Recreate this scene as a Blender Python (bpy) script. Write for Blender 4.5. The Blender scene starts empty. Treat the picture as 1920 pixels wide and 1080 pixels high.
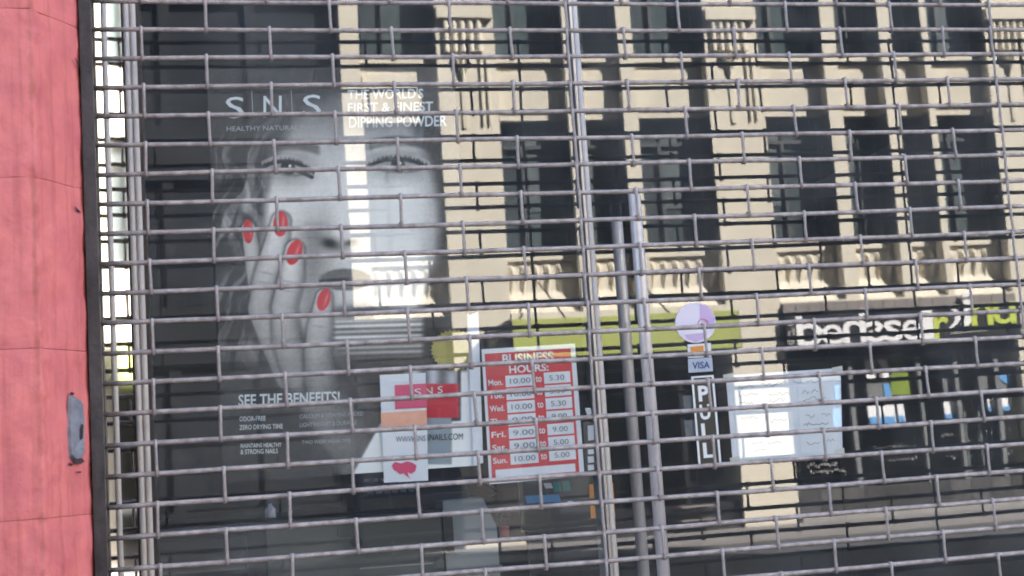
import bpy, bmesh, math, random
import numpy as np
from mathutils import Vector, Matrix, Euler

random.seed(7)
np.random.seed(7)
scene = bpy.context.scene
COL = scene.collection

# ------------------------------------------------------------------ camera
# camera solved from the 2 inch rod pitch of the grille: grille plane y = 0, glass plane y = 0.20
F = 2602.345
RM = np.array([[0.976805, 0.065905, -0.203734], [-0.039432, 0.990549, 0.131371], [0.210467, -0.12029, 0.970172]])
CX, CY, CZ = 0.214292, -2.401444, 1.60
cam_data = bpy.data.cameras.new('camera')
cam = bpy.data.objects.new('camera', cam_data)
COL.objects.link(cam)
scene.camera = cam
cam_data.sensor_width = 36.0
cam_data.lens = 36.0 * F / 1920.0
cam_data.clip_start = 0.05
cam_data.clip_end = 500.0
def w3(r): return Vector((r[0], r[2], -r[1]))
rt, dn, fw = w3(RM[0]), w3(RM[1]), w3(RM[2])
m = Matrix.Identity(4)
for i in range(3):
    m[i][0] = rt[i]; m[i][1] = -dn[i]; m[i][2] = -fw[i]
m.translation = Vector((CX, CY, CZ))
cam.matrix_world = m

# ------------------------------------------------------------------ light
SUN_EL, SUN_AZ = math.radians(42), math.radians(48)
world = bpy.data.worlds.new('World')
scene.world = world
world.use_nodes = True
wn = world.node_tree
bg = wn.nodes['Background']
sky = wn.nodes.new('ShaderNodeTexSky')
sky.sky_type = 'NISHITA'
sky.sun_disc = False
sky.sun_elevation = SUN_EL
sky.sun_rotation = SUN_AZ
wn.links.new(sky.outputs[0], bg.inputs[0])
sky.air_density = 1.0
sky.dust_density = 1.6
sky.ozone_density = 0.6
bg.inputs[1].default_value = 0.05
sun_d = bpy.data.lights.new('sun', 'SUN')
sun_d.energy = 5.0
sun_d.angle = math.radians(0.5)
sun_d.color = (1.0, 0.955, 0.89)
sun = bpy.data.objects.new('sun', sun_d)
COL.objects.link(sun)
sd = Vector((math.sin(SUN_AZ) * math.cos(SUN_EL), math.cos(SUN_AZ) * math.cos(SUN_EL), math.sin(SUN_EL)))
sun.rotation_euler = sd.to_track_quat('Z', 'Y').to_euler()
sun.location = (0, 0, 30)

vs = scene.view_settings
vs.view_transform = 'Standard'
vs.look = 'None'
vs.gamma = 1.0
vs.use_curve_mapping = False
vs.exposure = 4.15
scene.cycles.use_denoising = True
scene.cycles.max_bounces = 10
scene.cycles.transparent_max_bounces = 16
scene.cycles.glossy_bounces = 6
scene.cycles.caustics_reflective = False
scene.cycles.filter_width = 1.9

# ------------------------------------------------------------------ helpers
def at(x, y, Y):
    """point of the photograph (1920 x 1080) on the plane at depth Y"""
    d = RM.T @ np.array([(x - 960) / F, (y - 540) / F, 1.0])
    t = (Y - CY) / d[2]
    return CX + t * d[0], CZ - t * d[1]
def proj(X, Y, Z):
    v = [np.asarray(X) - CX, CZ - np.asarray(Z), np.asarray(Y) - CY]
    c = [RM[i][0] * v[0] + RM[i][1] * v[1] + RM[i][2] * v[2] for i in range(3)]
    return 960 + F * c[0] / c[2], 540 + F * c[1] / c[2]
GLASS = 0.20
def ry(V):                       # depth seen in the glass -> real depth across the street
    return 2 * GLASS - V

class MB:
    def __init__(s): s.v = []; s.f = []
    def box(s, x0, x1, y0, y1, z0, z1):
        if x0 > x1: x0, x1 = x1, x0
        if y0 > y1: y0, y1 = y1, y0
        if z0 > z1: z0, z1 = z1, z0
        n = len(s.v)
        s.v += [(x0, y0, z0), (x1, y0, z0), (x1, y1, z0), (x0, y1, z0), (x0, y0, z1), (x1, y0, z1), (x1, y1, z1), (x0, y1, z1)]
        s.f += [tuple(n + i for i in q) for q in ((0, 3, 2, 1), (4, 5, 6, 7), (0, 1, 5, 4), (1, 2, 6, 5), (2, 3, 7, 6), (3, 0, 4, 7))]
        return s
    def prism(s, pts, axis, a0, a1):
        """polygon pts extruded along axis 'x','y','z' between a0 and a1"""
        n = len(s.v); k = len(pts)
        for a in (a0, a1):
            for p, q in pts:
                s.v.append({'x': (a, p, q), 'y': (p, a, q), 'z': (p, q, a)}[axis])
        s.f.append(tuple(n + i for i in range(k)))
        s.f.append(tuple(n + k + i for i in reversed(range(k))))
        for i in range(k):
            j = (i + 1) % k
            s.f.append((n + i, n + k + i, n + k + j, n + j))
        return s
    def tube(s, pts, r, seg=8, cap=True):
        n = len(s.v); k = len(pts)
        for i, p in enumerate(pts):
            p = Vector(p)
            t = (Vector(pts[min(i + 1, k - 1)]) - Vector(pts[max(i - 1, 0)])).normalized()
            u = t.cross(Vector((0, 0, 1)) if abs(t.z) < 0.9 else Vector((0, 1, 0))).normalized()
            w = t.cross(u)
            rr = r[i] if isinstance(r, (list, tuple)) else r
            for j in range(seg):
                a = 2 * math.pi * j / seg
                s.v.append(tuple(p + (u * math.cos(a) + w * math.sin(a)) * rr))
        for i in range(k - 1):
            for j in range(seg):
                a, b = n + i * seg + j, n + i * seg + (j + 1) % seg
                s.f.append((a, b, b + seg, a + seg))
        if cap:
            s.f.append(tuple(n + j for j in reversed(range(seg))))
            s.f.append(tuple(n + (k - 1) * seg + j for j in range(seg)))
        return s
    def mesh(s, name, mat=None, smooth=False, bevel=0.0):
        me = bpy.data.meshes.new(name)
        me.from_pydata(s.v, [], s.f)
        bm = bmesh.new(); bm.from_mesh(me)
        bmesh.ops.recalc_face_normals(bm, faces=bm.faces)
        if bevel:
            bmesh.ops.bevel(bm, geom=bm.edges[:], offset=bevel, segments=2, affect='EDGES', profile=0.5)
        bm.to_mesh(me); bm.free()
        if smooth:
            me.shade_smooth()
        if mat: me.materials.append(mat)
        return me
    def build(s, name, mat=None, parent=None, smooth=False, bevel=0.0):
        return link(name, s.mesh(name, mat, smooth, bevel), parent)
def link(name, data, parent=None):
    o = bpy.data.objects.new(name, data)
    COL.objects.link(o)
    if parent is not None:
        o.parent = parent
        o.matrix_parent_inverse = Matrix.Translation(-Vector(parent.location))
    return o
def thing(name, label, cat, loc=(0, 0, 0), group=None):
    o = bpy.data.objects.new(name, None)
    o.empty_display_size = 0.1
    o.location = loc
    COL.objects.link(o)
    return tag(o, label, cat, group)
def tag(o, label, cat, group=None):
    o['label'] = label; o['category'] = cat
    if group: o['group'] = group
    return o
def struct(o):
    o['kind'] = 'structure'
    return o
def box(name, mat, parent, x0, x1, y0, y1, z0, z1, bevel=0.0):
    return MB().box(x0, x1, y0, y1, z0, z1).build(name, mat, parent, bevel=bevel)

# ------------------------------------------------------------------ materials
def mat(name, color, rough=0.6, metal=0.0, var=0.0, scale=6.0, bump=0.0, bscale=60.0, color2=None, spec=0.5, stretch=None, detail=5.0):
    mt = bpy.data.materials.new(name)
    mt.use_nodes = True
    nt = mt.node_tree
    bs = nt.nodes['Principled BSDF']
    bs.inputs['Base Color'].default_value = (*color, 1)
    bs.inputs['Roughness'].default_value = rough
    bs.inputs['Metallic'].default_value = metal
    bs.inputs['Specular IOR Level'].default_value = spec
    tc = nt.nodes.new('ShaderNodeTexCoord')
    vec = tc.outputs['Object']
    if stretch:
        mp = nt.nodes.new('ShaderNodeMapping')
        mp.inputs['Scale'].default_value = stretch
        nt.links.new(vec, mp.inputs[0]); vec = mp.outputs[0]
    if var or color2:
        nz = nt.nodes.new('ShaderNodeTexNoise')
        nz.inputs['Scale'].default_value = scale
        nz.inputs['Detail'].default_value = detail
        nz.inputs['Roughness'].default_value = 0.65
        nt.links.new(vec, nz.inputs['Vector'])
        rp = nt.nodes.new('ShaderNodeValToRGB')
        c2 = color2 or tuple(max(0, c * (1 - var)) for c in color)
        c1 = color if color2 else tuple(min(1, c * (1 + var * 0.6)) for c in color)
        rp.color_ramp.elements[0].position = 0.34
        rp.color_ramp.elements[1].position = 0.66
        rp.color_ramp.elements[0].color = (*c2, 1)
        rp.color_ramp.elements[1].color = (*c1, 1)
        nt.links.new(nz.outputs[0], rp.inputs[0])
        nt.links.new(rp.outputs[0], bs.inputs['Base Color'])
    if bump:
        nb = nt.nodes.new('ShaderNodeTexNoise')
        nb.inputs['Scale'].default_value = bscale
        nb.inputs['Detail'].default_value = 6
        nt.links.new(vec, nb.inputs['Vector'])
        bp = nt.nodes.new('ShaderNodeBump')
        bp.inputs['Strength'].default_value = bump
        bp.inputs['Distance'].default_value = 0.01
        nt.links.new(nb.outputs[0], bp.inputs['Height'])
        nt.links.new(bp.outputs[0], bs.inputs['Normal'])
    return mt
def glass_mat(name, ior, tint=(0.93, 0.96, 0.95), wobble=0.0, dirt=0.0, rough=0.0):
    mt = bpy.data.materials.new(name); mt.use_nodes = True
    nt = mt.node_tree; nt.nodes.clear()
    out = nt.nodes.new('ShaderNodeOutputMaterial')
    tr = nt.nodes.new('ShaderNodeBsdfTransparent'); tr.inputs[0].default_value = (*tint, 1)
    gl = nt.nodes.new('ShaderNodeBsdfGlossy'); gl.inputs['Roughness'].default_value = rough
    fr = nt.nodes.new('ShaderNodeFresnel'); fr.inputs['IOR'].default_value = ior
    # same reflectance from both sides of the sheet
    ge = nt.nodes.new('ShaderNodeNewGeometry')
    ii = nt.nodes.new('ShaderNodeMapRange')
    ii.inputs['To Min'].default_value = ior; ii.inputs['To Max'].default_value = 1.0 / ior
    nt.links.new(ge.outputs['Backfacing'], ii.inputs['Value']); nt.links.new(ii.outputs[0], fr.inputs['IOR'])
    mx = nt.nodes.new('ShaderNodeMixShader')
    nt.links.new(fr.outputs[0], mx.inputs[0]); nt.links.new(tr.outputs[0], mx.inputs[1]); nt.links.new(gl.outputs[0], mx.inputs[2])
    last = mx
    if wobble:
        tc = nt.nodes.new('ShaderNodeTexCoord')
        nz = nt.nodes.new('ShaderNodeTexNoise'); nz.inputs['Scale'].default_value = 2.2; nz.inputs['Detail'].default_value = 1.0
        nt.links.new(tc.outputs['Object'], nz.inputs['Vector'])
        bp = nt.nodes.new('ShaderNodeBump'); bp.inputs['Strength'].default_value = 1.0; bp.inputs['Distance'].default_value = wobble
        nt.links.new(nz.outputs[0], bp.inputs['Height']); nt.links.new(bp.outputs[0], gl.inputs['Normal'])
    if dirt:
        tc2 = nt.nodes.new('ShaderNodeTexCoord')
        n2 = nt.nodes.new('ShaderNodeTexNoise'); n2.inputs['Scale'].default_value = 7; n2.inputs['Detail'].default_value = 8
        nt.links.new(tc2.outputs['Object'], n2.inputs['Vector'])
        mr = nt.nodes.new('ShaderNodeMapRange'); mr.inputs[1].default_value = 0.4; mr.inputs[2].default_value = 0.75; mr.inputs[3].default_value = 0.045; mr.inputs[4].default_value = dirt
        nt.links.new(n2.outputs[0], mr.inputs[0])
        df = nt.nodes.new('ShaderNodeBsdfDiffuse'); df.inputs[0].default_value = (0.55, 0.55, 0.55, 1)
        m2 = nt.nodes.new('ShaderNodeMixShader')
        nt.links.new(mr.outputs[0], m2.inputs[0]); nt.links.new(mx.outputs[0], m2.inputs[1]); nt.links.new(df.outputs[0], m2.inputs[2])
        last = m2
    nt.links.new(last.outputs[0], out.inputs[0])
    return mt

M = {}
M['steel'] = mat('grille_steel', (0.46, 0.375, 0.345), 0.55, 0.12, color2=(0.24, 0.185, 0.165), scale=52, bump=0.25, bscale=220)
M['guide'] = mat('guide_steel', (0.075, 0.062, 0.062), 0.5, 0.3, color2=(0.035, 0.028, 0.028), scale=9, bump=0.2, bscale=90)
M['alu'] = mat('satin_aluminium', (0.40, 0.365, 0.36), 0.38, 0.7, var=0.12, scale=8)
M['alu_gl'] = mat('polished_aluminium', (0.60, 0.505, 0.44), 0.45, 0.0, var=0.1, scale=12, spec=0.35)
M['mirror'] = mat('polished_steel', (0.80, 0.79, 0.77), 0.035, 1.0)
M['chrome'] = mat('brushed_chrome', (0.64, 0.56, 0.54), 0.36, 0.25, var=0.1, scale=20)
M['bronze'] = mat('dark_bronze_frame', (0.055, 0.042, 0.038), 0.4, 0.4)
M['pane'] = glass_mat('shop_glass', 1.86, tint=(0.985, 0.995, 0.99), wobble=0.0003, dirt=0.11, rough=0.013)
M['cream'] = mat('cream_stone', (0.64, 0.592, 0.49), 0.75, color2=(0.57, 0.52, 0.425), scale=1.3, bump=0.12, bscale=30)
M['cream_panel'] = mat('cream_render_panel', (0.62, 0.57, 0.47), 0.75, color2=(0.55, 0.50, 0.405), scale=2.2, bump=0.1, bscale=30)
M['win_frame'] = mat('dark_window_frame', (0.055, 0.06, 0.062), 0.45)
M['win_glass'] = glass_mat('upper_window_glass', 1.9, tint=(0.86, 0.92, 0.92))
M['blind'] = mat('grey_blind', (0.17, 0.175, 0.18), 0.8, var=0.2, scale=3)
M['curtain'] = [mat('teal_grey_curtain', c_, 0.8, var=0.35, scale=3.0) for c_ in ((0.09, 0.113, 0.118), (0.065, 0.073, 0.08), (0.11, 0.132, 0.132))]
M['room'] = mat('dim_room', (0.05, 0.055, 0.06), 0.9)
M['slate'] = mat('charcoal_tile', (0.030, 0.033, 0.037), 0.35, color2=(0.020, 0.022, 0.025), scale=1.5, spec=0.35)
M['slate_glass'] = mat('dark_tower_glass', (0.024, 0.027, 0.032), 0.25, spec=0.35)
M['lime'] = mat('lime_board', (0.37, 0.41, 0.11), 0.5, var=0.12, scale=0.8)
M['canopy'] = mat('canopy_grey', (0.06, 0.06, 0.062), 0.6)
M['black'] = mat('black_board', (0.012, 0.012, 0.014), 0.4)
M['letter_white'] = mat('white_letter', (0.80, 0.79, 0.80), 0.4)
M['letter_lime'] = mat('lime_letter', (0.50, 0.58, 0.09), 0.4)
M['letter_grey'] = mat('grey_letter', (0.33, 0.31, 0.30), 0.5)
M['clad'] = mat('grey_cladding', (0.20, 0.175, 0.165), 0.6, var=0.15, scale=3)
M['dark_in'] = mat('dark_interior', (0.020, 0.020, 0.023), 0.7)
M['far_glass'] = glass_mat('far_shop_glass', 1.6)
M['paper'] = mat('white_paper', (0.82, 0.82, 0.84), 0.7, var=0.05, scale=9)
M['paper_blue'] = mat('pale_blue_paper', (0.79, 0.79, 0.825), 0.7, var=0.08, scale=9)
M['blue'] = mat('sky_blue_print', (0.10, 0.30, 0.62), 0.6)
M['red'] = mat('red_print', (0.66, 0.035, 0.045), 0.45, var=0.06, scale=20)
M['pink_print'] = mat('pink_print', (0.72, 0.06, 0.16), 0.5)
M['gold'] = mat('gold_foil', (0.36, 0.31, 0.08), 0.5, 0.2, var=0.18, scale=30)
M['ink'] = mat('black_ink', (0.02, 0.02, 0.025), 0.6)
M['grey_ink'] = mat('grey_ink', (0.16, 0.17, 0.19), 0.6)
M['teal'] = mat('teal_print', (0.02, 0.25, 0.24), 0.5)
M['orange'] = mat('orange_print', (0.80, 0.30, 0.04), 0.5, var=0.1, scale=8)
M['lilac'] = mat('lilac_film', (0.58, 0.42, 0.68), 0.4)
M['lilac_pale'] = mat('pale_lilac_film', (0.80, 0.72, 0.84), 0.4)
M['visa_blue'] = mat('navy_print', (0.02, 0.05, 0.22), 0.5)
M['sticker_grey'] = mat('card_sticker_grey', (0.42, 0.47, 0.56), 0.5)
M['counter'] = mat('grey_green_laminate', (0.075, 0.088, 0.09), 0.35, var=0.12, scale=2.5)
M['counter_light'] = mat('pale_laminate', (0.42, 0.44, 0.43), 0.45, var=0.08, scale=3)
M['counter_black'] = mat('black_laminate', (0.02, 0.02, 0.024), 0.3)
M['inner_wall'] = mat('dark_grey_wall', (0.035, 0.037, 0.04), 0.85, var=0.15, scale=2)
M['terracotta'] = mat('pink_pot', (0.55, 0.13, 0.10), 0.6, var=0.1, scale=8)
M['leafy'] = mat('dark_foliage', (0.05, 0.035, 0.03), 0.6, var=0.3, scale=20)
M['leaf_green'] = mat('lime_fabric', (0.24, 0.32, 0.03), 0.7, var=0.2, scale=3)
M['asphalt'] = mat('asphalt', (0.05, 0.05, 0.053), 0.9, var=0.25, scale=2.5, bump=0.4, bscale=120)
M['paving'] = mat('paving_slab', (0.20, 0.185, 0.18), 0.85, color2=(0.135, 0.125, 0.122), scale=1.2, bump=0.2, bscale=60)
M['kerb'] = mat('kerb_stone', (0.28, 0.27, 0.26), 0.8, var=0.15, scale=3)
M['brick_wall'] = mat('shop_upper_render', (0.12, 0.105, 0.095), 0.85, var=0.15, scale=1.0)

# pink paint: patchy coat with darker grime and a rusty run beside the arris
def pink_mat():
    mt = mat('pink_masonry_paint', (0.75, 0.185, 0.158), 0.6, color2=(0.63, 0.140, 0.138), scale=14, bump=0.0)
    nt = mt.node_tree; bs = nt.nodes['Principled BSDF']
    tc = nt.nodes.new('ShaderNodeTexCoord')
    mp = nt.nodes.new('ShaderNodeMapping'); mp.inputs['Scale'].default_value = (60, 60, 2.2)
    nz = nt.nodes.new('ShaderNodeTexNoise'); nz.inputs['Scale'].default_value = 1.0; nz.inputs['Detail'].default_value = 6
    nt.links.new(tc.outputs['Object'], mp.inputs[0]); nt.links.new(mp.outputs[0], nz.inputs['Vector'])
    rp = nt.nodes.new('ShaderNodeValToRGB')
    rp.color_ramp.elements[0].position = 0.50; rp.color_ramp.elements[0].color = (0, 0, 0, 1)
    rp.color_ramp.elements[1].position = 0.78; rp.color_ramp.elements[1].color = (0.75, 0.75, 0.75, 1)
    nt.links.new(nz.outputs[0], rp.inputs[0])
    mix = nt.nodes.new('ShaderNodeMix'); mix.data_type = 'RGBA'
    src = bs.inputs['Base Color'].links[0].from_socket
    nt.links.new(rp.outputs[0], mix.inputs['Factor'])
    nt.links.new(src, mix.inputs['A']); mix.inputs['B'].default_value = (0.42, 0.075, 0.07, 1)
    # specks of dirt
    n3 = nt.nodes.new('ShaderNodeTexNoise'); n3.inputs['Scale'].default_value = 55; n3.inputs['Detail'].default_value = 9
    nt.links.new(tc.outputs['Object'], n3.inputs['Vector'])
    r3 = nt.nodes.new('ShaderNodeValToRGB')
    r3.color_ramp.elements[0].position = 0.80; r3.color_ramp.elements[0].color = (0, 0, 0, 1)
    r3.color_ramp.elements[1].position = 0.86; r3.color_ramp.elements[1].color = (0.8, 0.8, 0.8, 1)
    nt.links.new(n3.outputs[0], r3.inputs[0])
    mx2 = nt.nodes.new('ShaderNodeMix'); mx2.data_type = 'RGBA'
    nt.links.new(r3.outputs[0], mx2.inputs['Factor']); nt.links.new(mix.outputs['Result'], mx2.inputs['A'])
    mx2.inputs['B'].default_value = (0.30, 0.06, 0.055, 1)
    # rubbed, rusty line down the arris
    sp = nt.nodes.new('ShaderNodeSeparateXYZ'); nt.links.new(tc.outputs['Object'], sp.inputs[0])
    d0 = nt.nodes.new('ShaderNodeMath'); d0.operation = 'ADD'; d0.inputs[1].default_value = 0.057
    nt.links.new(sp.outputs['X'], d0.inputs[0])
    d1 = nt.nodes.new('ShaderNodeMath'); d1.operation = 'ABSOLUTE'; nt.links.new(d0.outputs[0], d1.inputs[0])
    n4 = nt.nodes.new('ShaderNodeTexNoise'); n4.inputs['Scale'].default_value = 30; n4.inputs['Detail'].default_value = 6
    nt.links.new(tc.outputs['Object'], n4.inputs['Vector'])
    m4 = nt.nodes.new('ShaderNodeMath'); m4.operation = 'MULTIPLY_ADD'; m4.inputs[1].default_value = -0.024; nt.links.new(n4.outputs[0], m4.inputs[0]); nt.links.new(d1.outputs[0], m4.inputs[2])
    r4 = nt.nodes.new('ShaderNodeMapRange'); r4.inputs['From Min'].default_value = -0.0135; r4.inputs['From Max'].default_value = -0.007
    r4.inputs['To Min'].default_value = 0.62; r4.inputs['To Max'].default_value = 0.0
    nt.links.new(m4.outputs[0], r4.inputs['Value'])
    mx4 = nt.nodes.new('ShaderNodeMix'); mx4.data_type = 'RGBA'
    nt.links.new(r4.outputs[0], mx4.inputs['Factor']); nt.links.new(mx2.outputs['Result'], mx4.inputs['A']); mx4.inputs['B'].default_value = (0.36, 0.075, 0.045, 1)
    nt.links.new(mx4.outputs['Result'], bs.inputs['Base Color'])
    nb = nt.nodes.new('ShaderNodeTexNoise'); nb.inputs['Scale'].default_value = 26; nb.inputs['Detail'].default_value = 8
    nt.links.new(tc.outputs['Object'], nb.inputs['Vector'])
    bp = nt.nodes.new('ShaderNodeBump'); bp.inputs['Strength'].default_value = 0.8; bp.inputs['Distance'].default_value = 0.006
    nt.links.new(nb.outputs[0], bp.inputs['Height']); nt.links.new(bp.outputs[0], bs.inputs['Normal'])
    return mt
M['pink'] = pink_mat()

# ------------------------------------------------------------------ lettering
def text_mesh(s, bold=0.0, align='LEFT', spacing=1.0):
    cu = bpy.data.curves.new('lettering', 'FONT')
    cu.body = s; cu.size = 1.0; cu.offset = bold; cu.extrude = 0.0
    cu.space_character = spacing
    cu.resolution_u = 3
    o = bpy.data.objects.new('lettering_source', cu)
    COL.objects.link(o)
    dg = bpy.context.evaluated_depsgraph_get()
    me = bpy.data.meshes.new_from_object(o.evaluated_get(dg))
    bpy.data.objects.remove(o); bpy.data.curves.remove(cu)
    co = np.empty(len(me.vertices) * 3); me.vertices.foreach_get('co', co)
    return me, co.reshape(-1, 3)
def letter_into(bm, s, x0, x1, z0, z1, y, bold=0.0, flip=False, thick=0.0, spacing=1.0, front=-1, quad=None):
    """fits string s into the box x0..x1, z0..z1 at depth y (or into a skewed quad: function u,v -> x,z)"""
    me, co = text_mesh(s, bold, spacing=spacing)
    lo, hi = co.min(0), co.max(0)
    u = (co[:, 0] - lo[0]) / max(hi[0] - lo[0], 1e-6)
    v = (co[:, 1] - lo[1]) / max(hi[1] - lo[1], 1e-6)
    if flip: u = 1 - u
    if quad is None:
        X = x0 + u * (x1 - x0); Z = z0 + v * (z1 - z0)
    else:
        X, Z = quad(u, v)
    vs = [bm.verts.new((X[i], y, Z[i])) for i in range(len(X))]
    fs = []
    for p in me.polygons:
        try: fs.append(bm.faces.new([vs[i] for i in p.vertices]))
        except ValueError: pass
    if thick and fs:
        r = bmesh.ops.extrude_face_region(bm, geom=fs)
        nv = [g for g in r['geom'] if isinstance(g, bmesh.types.BMVert)]
        bmesh.ops.translate(bm, verts=nv, vec=(0, front * thick, 0))
    bpy.data.meshes.remove(me)
def bm_obj(name, bm, mt, parent=None):
    bmesh.ops.recalc_face_normals(bm, faces=bm.faces)
    me = bpy.data.meshes.new(name); bm.to_mesh(me); bm.free()
    me.materials.append(mt)
    return link(name, me, parent)

# =================================================================== GROUND
FY = ry(22.4)                     # facade plane across the street, y = -22
struct(box('road', M['asphalt'], None, -70, 90, -18.6, -3.4, -0.30, -0.13))
struct(box('pavement', M['kerb'], None, -70, 90, -3.55, 0.35, -0.30, -0.006))
M['bed'] = mat('bluestone_bed', (0.10, 0.097, 0.097), 0.85, var=0.2, scale=2)
struct(box('far_pavement', M['bed'], None, -70, 90, -22.6, -18.45, -0.30, -0.006))
# paving slabs of the far pavement that the glass shows, laid on the bed as separate slabs
far = bpy.data.objects['far_pavement']
slab = MB().box(-0.445, 0.445, -0.595, 0.595, -0.003, 0.012).mesh('paving_slab', M['paving'], bevel=0.006)
for i in range(0, 22):
    for j in range(3):
        o = link('paving_slab', slab, far)
        o.location = (1.0 + 0.9 * i, -21.35 + 1.2 * j + 0.0, 0.0)
        o.rotation_euler = (0, 0, 0)
struct(box('far_kerb', M['bed'], None, -70, 90, -18.448, -18.25, -0.128, 0.004))
struct(box('near_kerb', M['kerb'], None, -70, 90, -3.75, -3.552, -0.128, 0.004))
struct(MB().box(-300, 300, -300, 300, -0.6, -0.35).build('ground', M['asphalt']))

# =================================================================== SHOP BUILDING (casts the shade the shopfront stands in)
shop = thing('shop_building', 'tall shop building whose shaded ground floor holds the grille and window', 'building', (1.0, 3, 0))
box('upper_wall', M['brick_wall'], shop, -45, 28, 0.10, 6.0, 2.95, 29.8)  # out of view; extra height added to throw shade on the left far pavement
box('upper_wall', M['brick_wall'], shop, 28.002, 70, 0.10, 6.0, 2.95, 23.2)
box('rear_wall', M['brick_wall'], shop, -45, 28, 6.002, 9.0, -0.3, 29.8)
box('rear_wall', M['brick_wall'], shop, 28.002, 70, 6.002, 9.0, -0.3, 23.2)
box('side_wall', M['brick_wall'], shop, -45, -0.42, 0.10, 6.0, -0.3, 2.948)
box('side_wall', M['brick_wall'], shop, 3.3, 70, 0.10, 6.0, -0.3, 2.948)
struct(box('shop_floor', M['inner_wall'], None, -0.40, 3.28, 0.36, 5.9, -0.2, -0.003))
struct(box('interior_wall', M['inner_wall'], None, -0.40, 3.28, 4.2, 4.3, 0.0, 2.90))
struct(box('interior_side_wall', M['inner_wall'], None, -0.38, -0.30, 0.36, 4.19, 0.0, 2.90))
struct(box('ceiling', M['inner_wall'], None, -0.40, 3.28, 0.36, 4.19, 2.902, 2.94))

# =================================================================== PINK PILLAR
pil = thing('pink_pillar', 'pink painted masonry pillar with splayed corner beside the roller grille', 'pillar', (-0.2, 0, 0))
def pillar_profile(ax, ay):
    return [(-0.42, -0.13), (-0.30, -0.134), (ax - 0.045, -0.134), (ax - 0.006, -0.133), (ax, ay - 0.010), (ax + 0.004, -0.121), (0.006, -0.034), (0.009, -0.026), (0.009, 0.05), (-0.42, 0.05)]
joints = []
for yy in (-640, -320, 20, 335, 655, 975, 1290, 1610):
    joints.append(at(40, yy, -0.12)[1])
for a, b in zip(joints[:-1], joints[1:]):
    top, bot = a - 0.0004, b + 0.0004
    n = 26
    mb = MB(); ring = None
    prof0 = pillar_profile(-0.053, -0.120)
    # subdivide the profile so the paint can be lumpy
    pts = []
    for i in range(len(prof0)):
        p, q = Vector(prof0[i]), Vector(prof0[(i + 1) % len(prof0)])
        k = max(1, int((q - p).length / 0.012)) if i < 7 else 1
        for t in range(k): pts.append(p.lerp(q, t / k))
    np_ = len(pts)
    for k in range(n + 1):
        z = bot + (top - bot) * k / n
        edge = min(k, n - k)
        pull = 0.0010 if edge == 0 else 0.0
        for p in pts:
            lump = 0.0022 * math.sin(z * 61 + p.x * 40) * math.sin(z * 23 + p.x * 90 + 1.3) + random.uniform(-0.0007, 0.0007)
            nearar = math.exp(-((p.x + 0.053) / 0.016) ** 2)
            lump += nearar * random.uniform(-0.0032, 0.0026)
            mb.v.append((p.x + (lump - pull) * 0.6 * (1 if p.x > -0.05 else 0), p.y - lump + pull if p.y < 0 else p.y, z))
    for k in range(n):
        for i in range(np_):
            j = (i + 1) % np_
            mb.f.append((k * np_ + i, k * np_ + j, (k + 1) * np_ + j, (k + 1) * np_ + i))
    o = mb.build('block', M['pink'], pil, smooth=True)
    cap = MB(); cap.v = mb.v[:np_] + mb.v[n * np_:]
    cap.f = [tuple(range(np_)), tuple(np_ + i for i in reversed(range(np_)))]
    cm = cap.mesh('block_cap', M['pink'])
    bmj = bmesh.new(); bmj.from_mesh(o.data); bmj.from_mesh(cm); bmj.to_mesh(o.data); bmj.free()
M['joint'] = mat('joint_mortar', (0.36, 0.085, 0.09), 0.9)
core = [(x + (0.0 if x < -0.3 else -0.006), y + 0.006) for x, y in pillar_profile(-0.053, -0.120)]
MB().prism(core, 'z', joints[-1] + 0.002, joints[0] - 0.002).build('mortar_core', M['joint'], pil)
# lower part of the pillar down to the pavement
lowp = pillar_profile(-0.053, -0.120)
MB().prism(lowp, 'z', -0.004, joints[-1] - 0.0015).build('block', M['pink'], pil)
MB().prism(lowp, 'z', joints[0] + 0.0015, 2.948).build('block', M['pink'], pil)
# grey painted plate over an old fixing on the splay
M['plate'] = mat('grey_painted_plate', (0.26, 0.25, 0.27), 0.5, color2=(0.17, 0.16, 0.175), scale=26, bump=0.5, bscale=60)
sx, sz = at(137, 803, -0.075)
p1, p2 = Vector((-0.049, -0.121, 0)), Vector((0.006, -0.034, 0))
tdir = (p2 - p1).normalized(); ndir = Vector((tdir.y, -tdir.x, 0))
def on_splay(px, py):
    """pixel to a point of the splayed face"""
    d = RM.T @ np.array([(px - 960) / F, (py - 540) / F, 1.0])
    d = Vector((d[0], d[2], -d[1])); c = Vector((CX, CY, CZ))
    t = (p1 - c).dot(ndir) / d.dot(ndir)
    return c + d * t
bmx = bmesh.new()
outline = [(127, 741), (140, 744), (152, 752), (155, 790), (155, 852), (150, 864), (140, 868), (128, 858), (125, 800)]
fv = [bmx.verts.new(on_splay(*p) + ndir * 0.0005) for p in outline]
face = bmx.faces.new(fv)
r = bmesh.ops.extrude_face_region(bmx, geom=[face])
nv = [g for g in r['geom'] if isinstance(g, bmesh.types.BMVert)]
cen = sum((v.co for v in nv), Vector()) / len(nv)
for v in nv: v.co = v.co.lerp(cen, 0.12) + ndir * 0.005
o = bm_obj('plate', bmx, M['plate'], pil)
o['label'] = 'chipped grey painted plate on the pink splayed face'
M['rust'] = mat('rust_stain', (0.045, 0.022, 0.022), 0.8, var=0.4, scale=50)
def splay_patch(name, pts, m, off):
    b = bmesh.new()
    b.faces.new([b.verts.new(on_splay(*p) + ndir * off) for p in pts])
    return bm_obj(name, b, m, pil)
splay_patch('chip', [(128, 856), (138, 861), (148, 860), (152, 866), (144, 871), (134, 868)], M['rust'], 0.0068)
splay_patch('chip', [(146, 795), (150, 797), (149, 822), (144, 826), (143, 808)], M['rust'], 0.0068)
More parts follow.
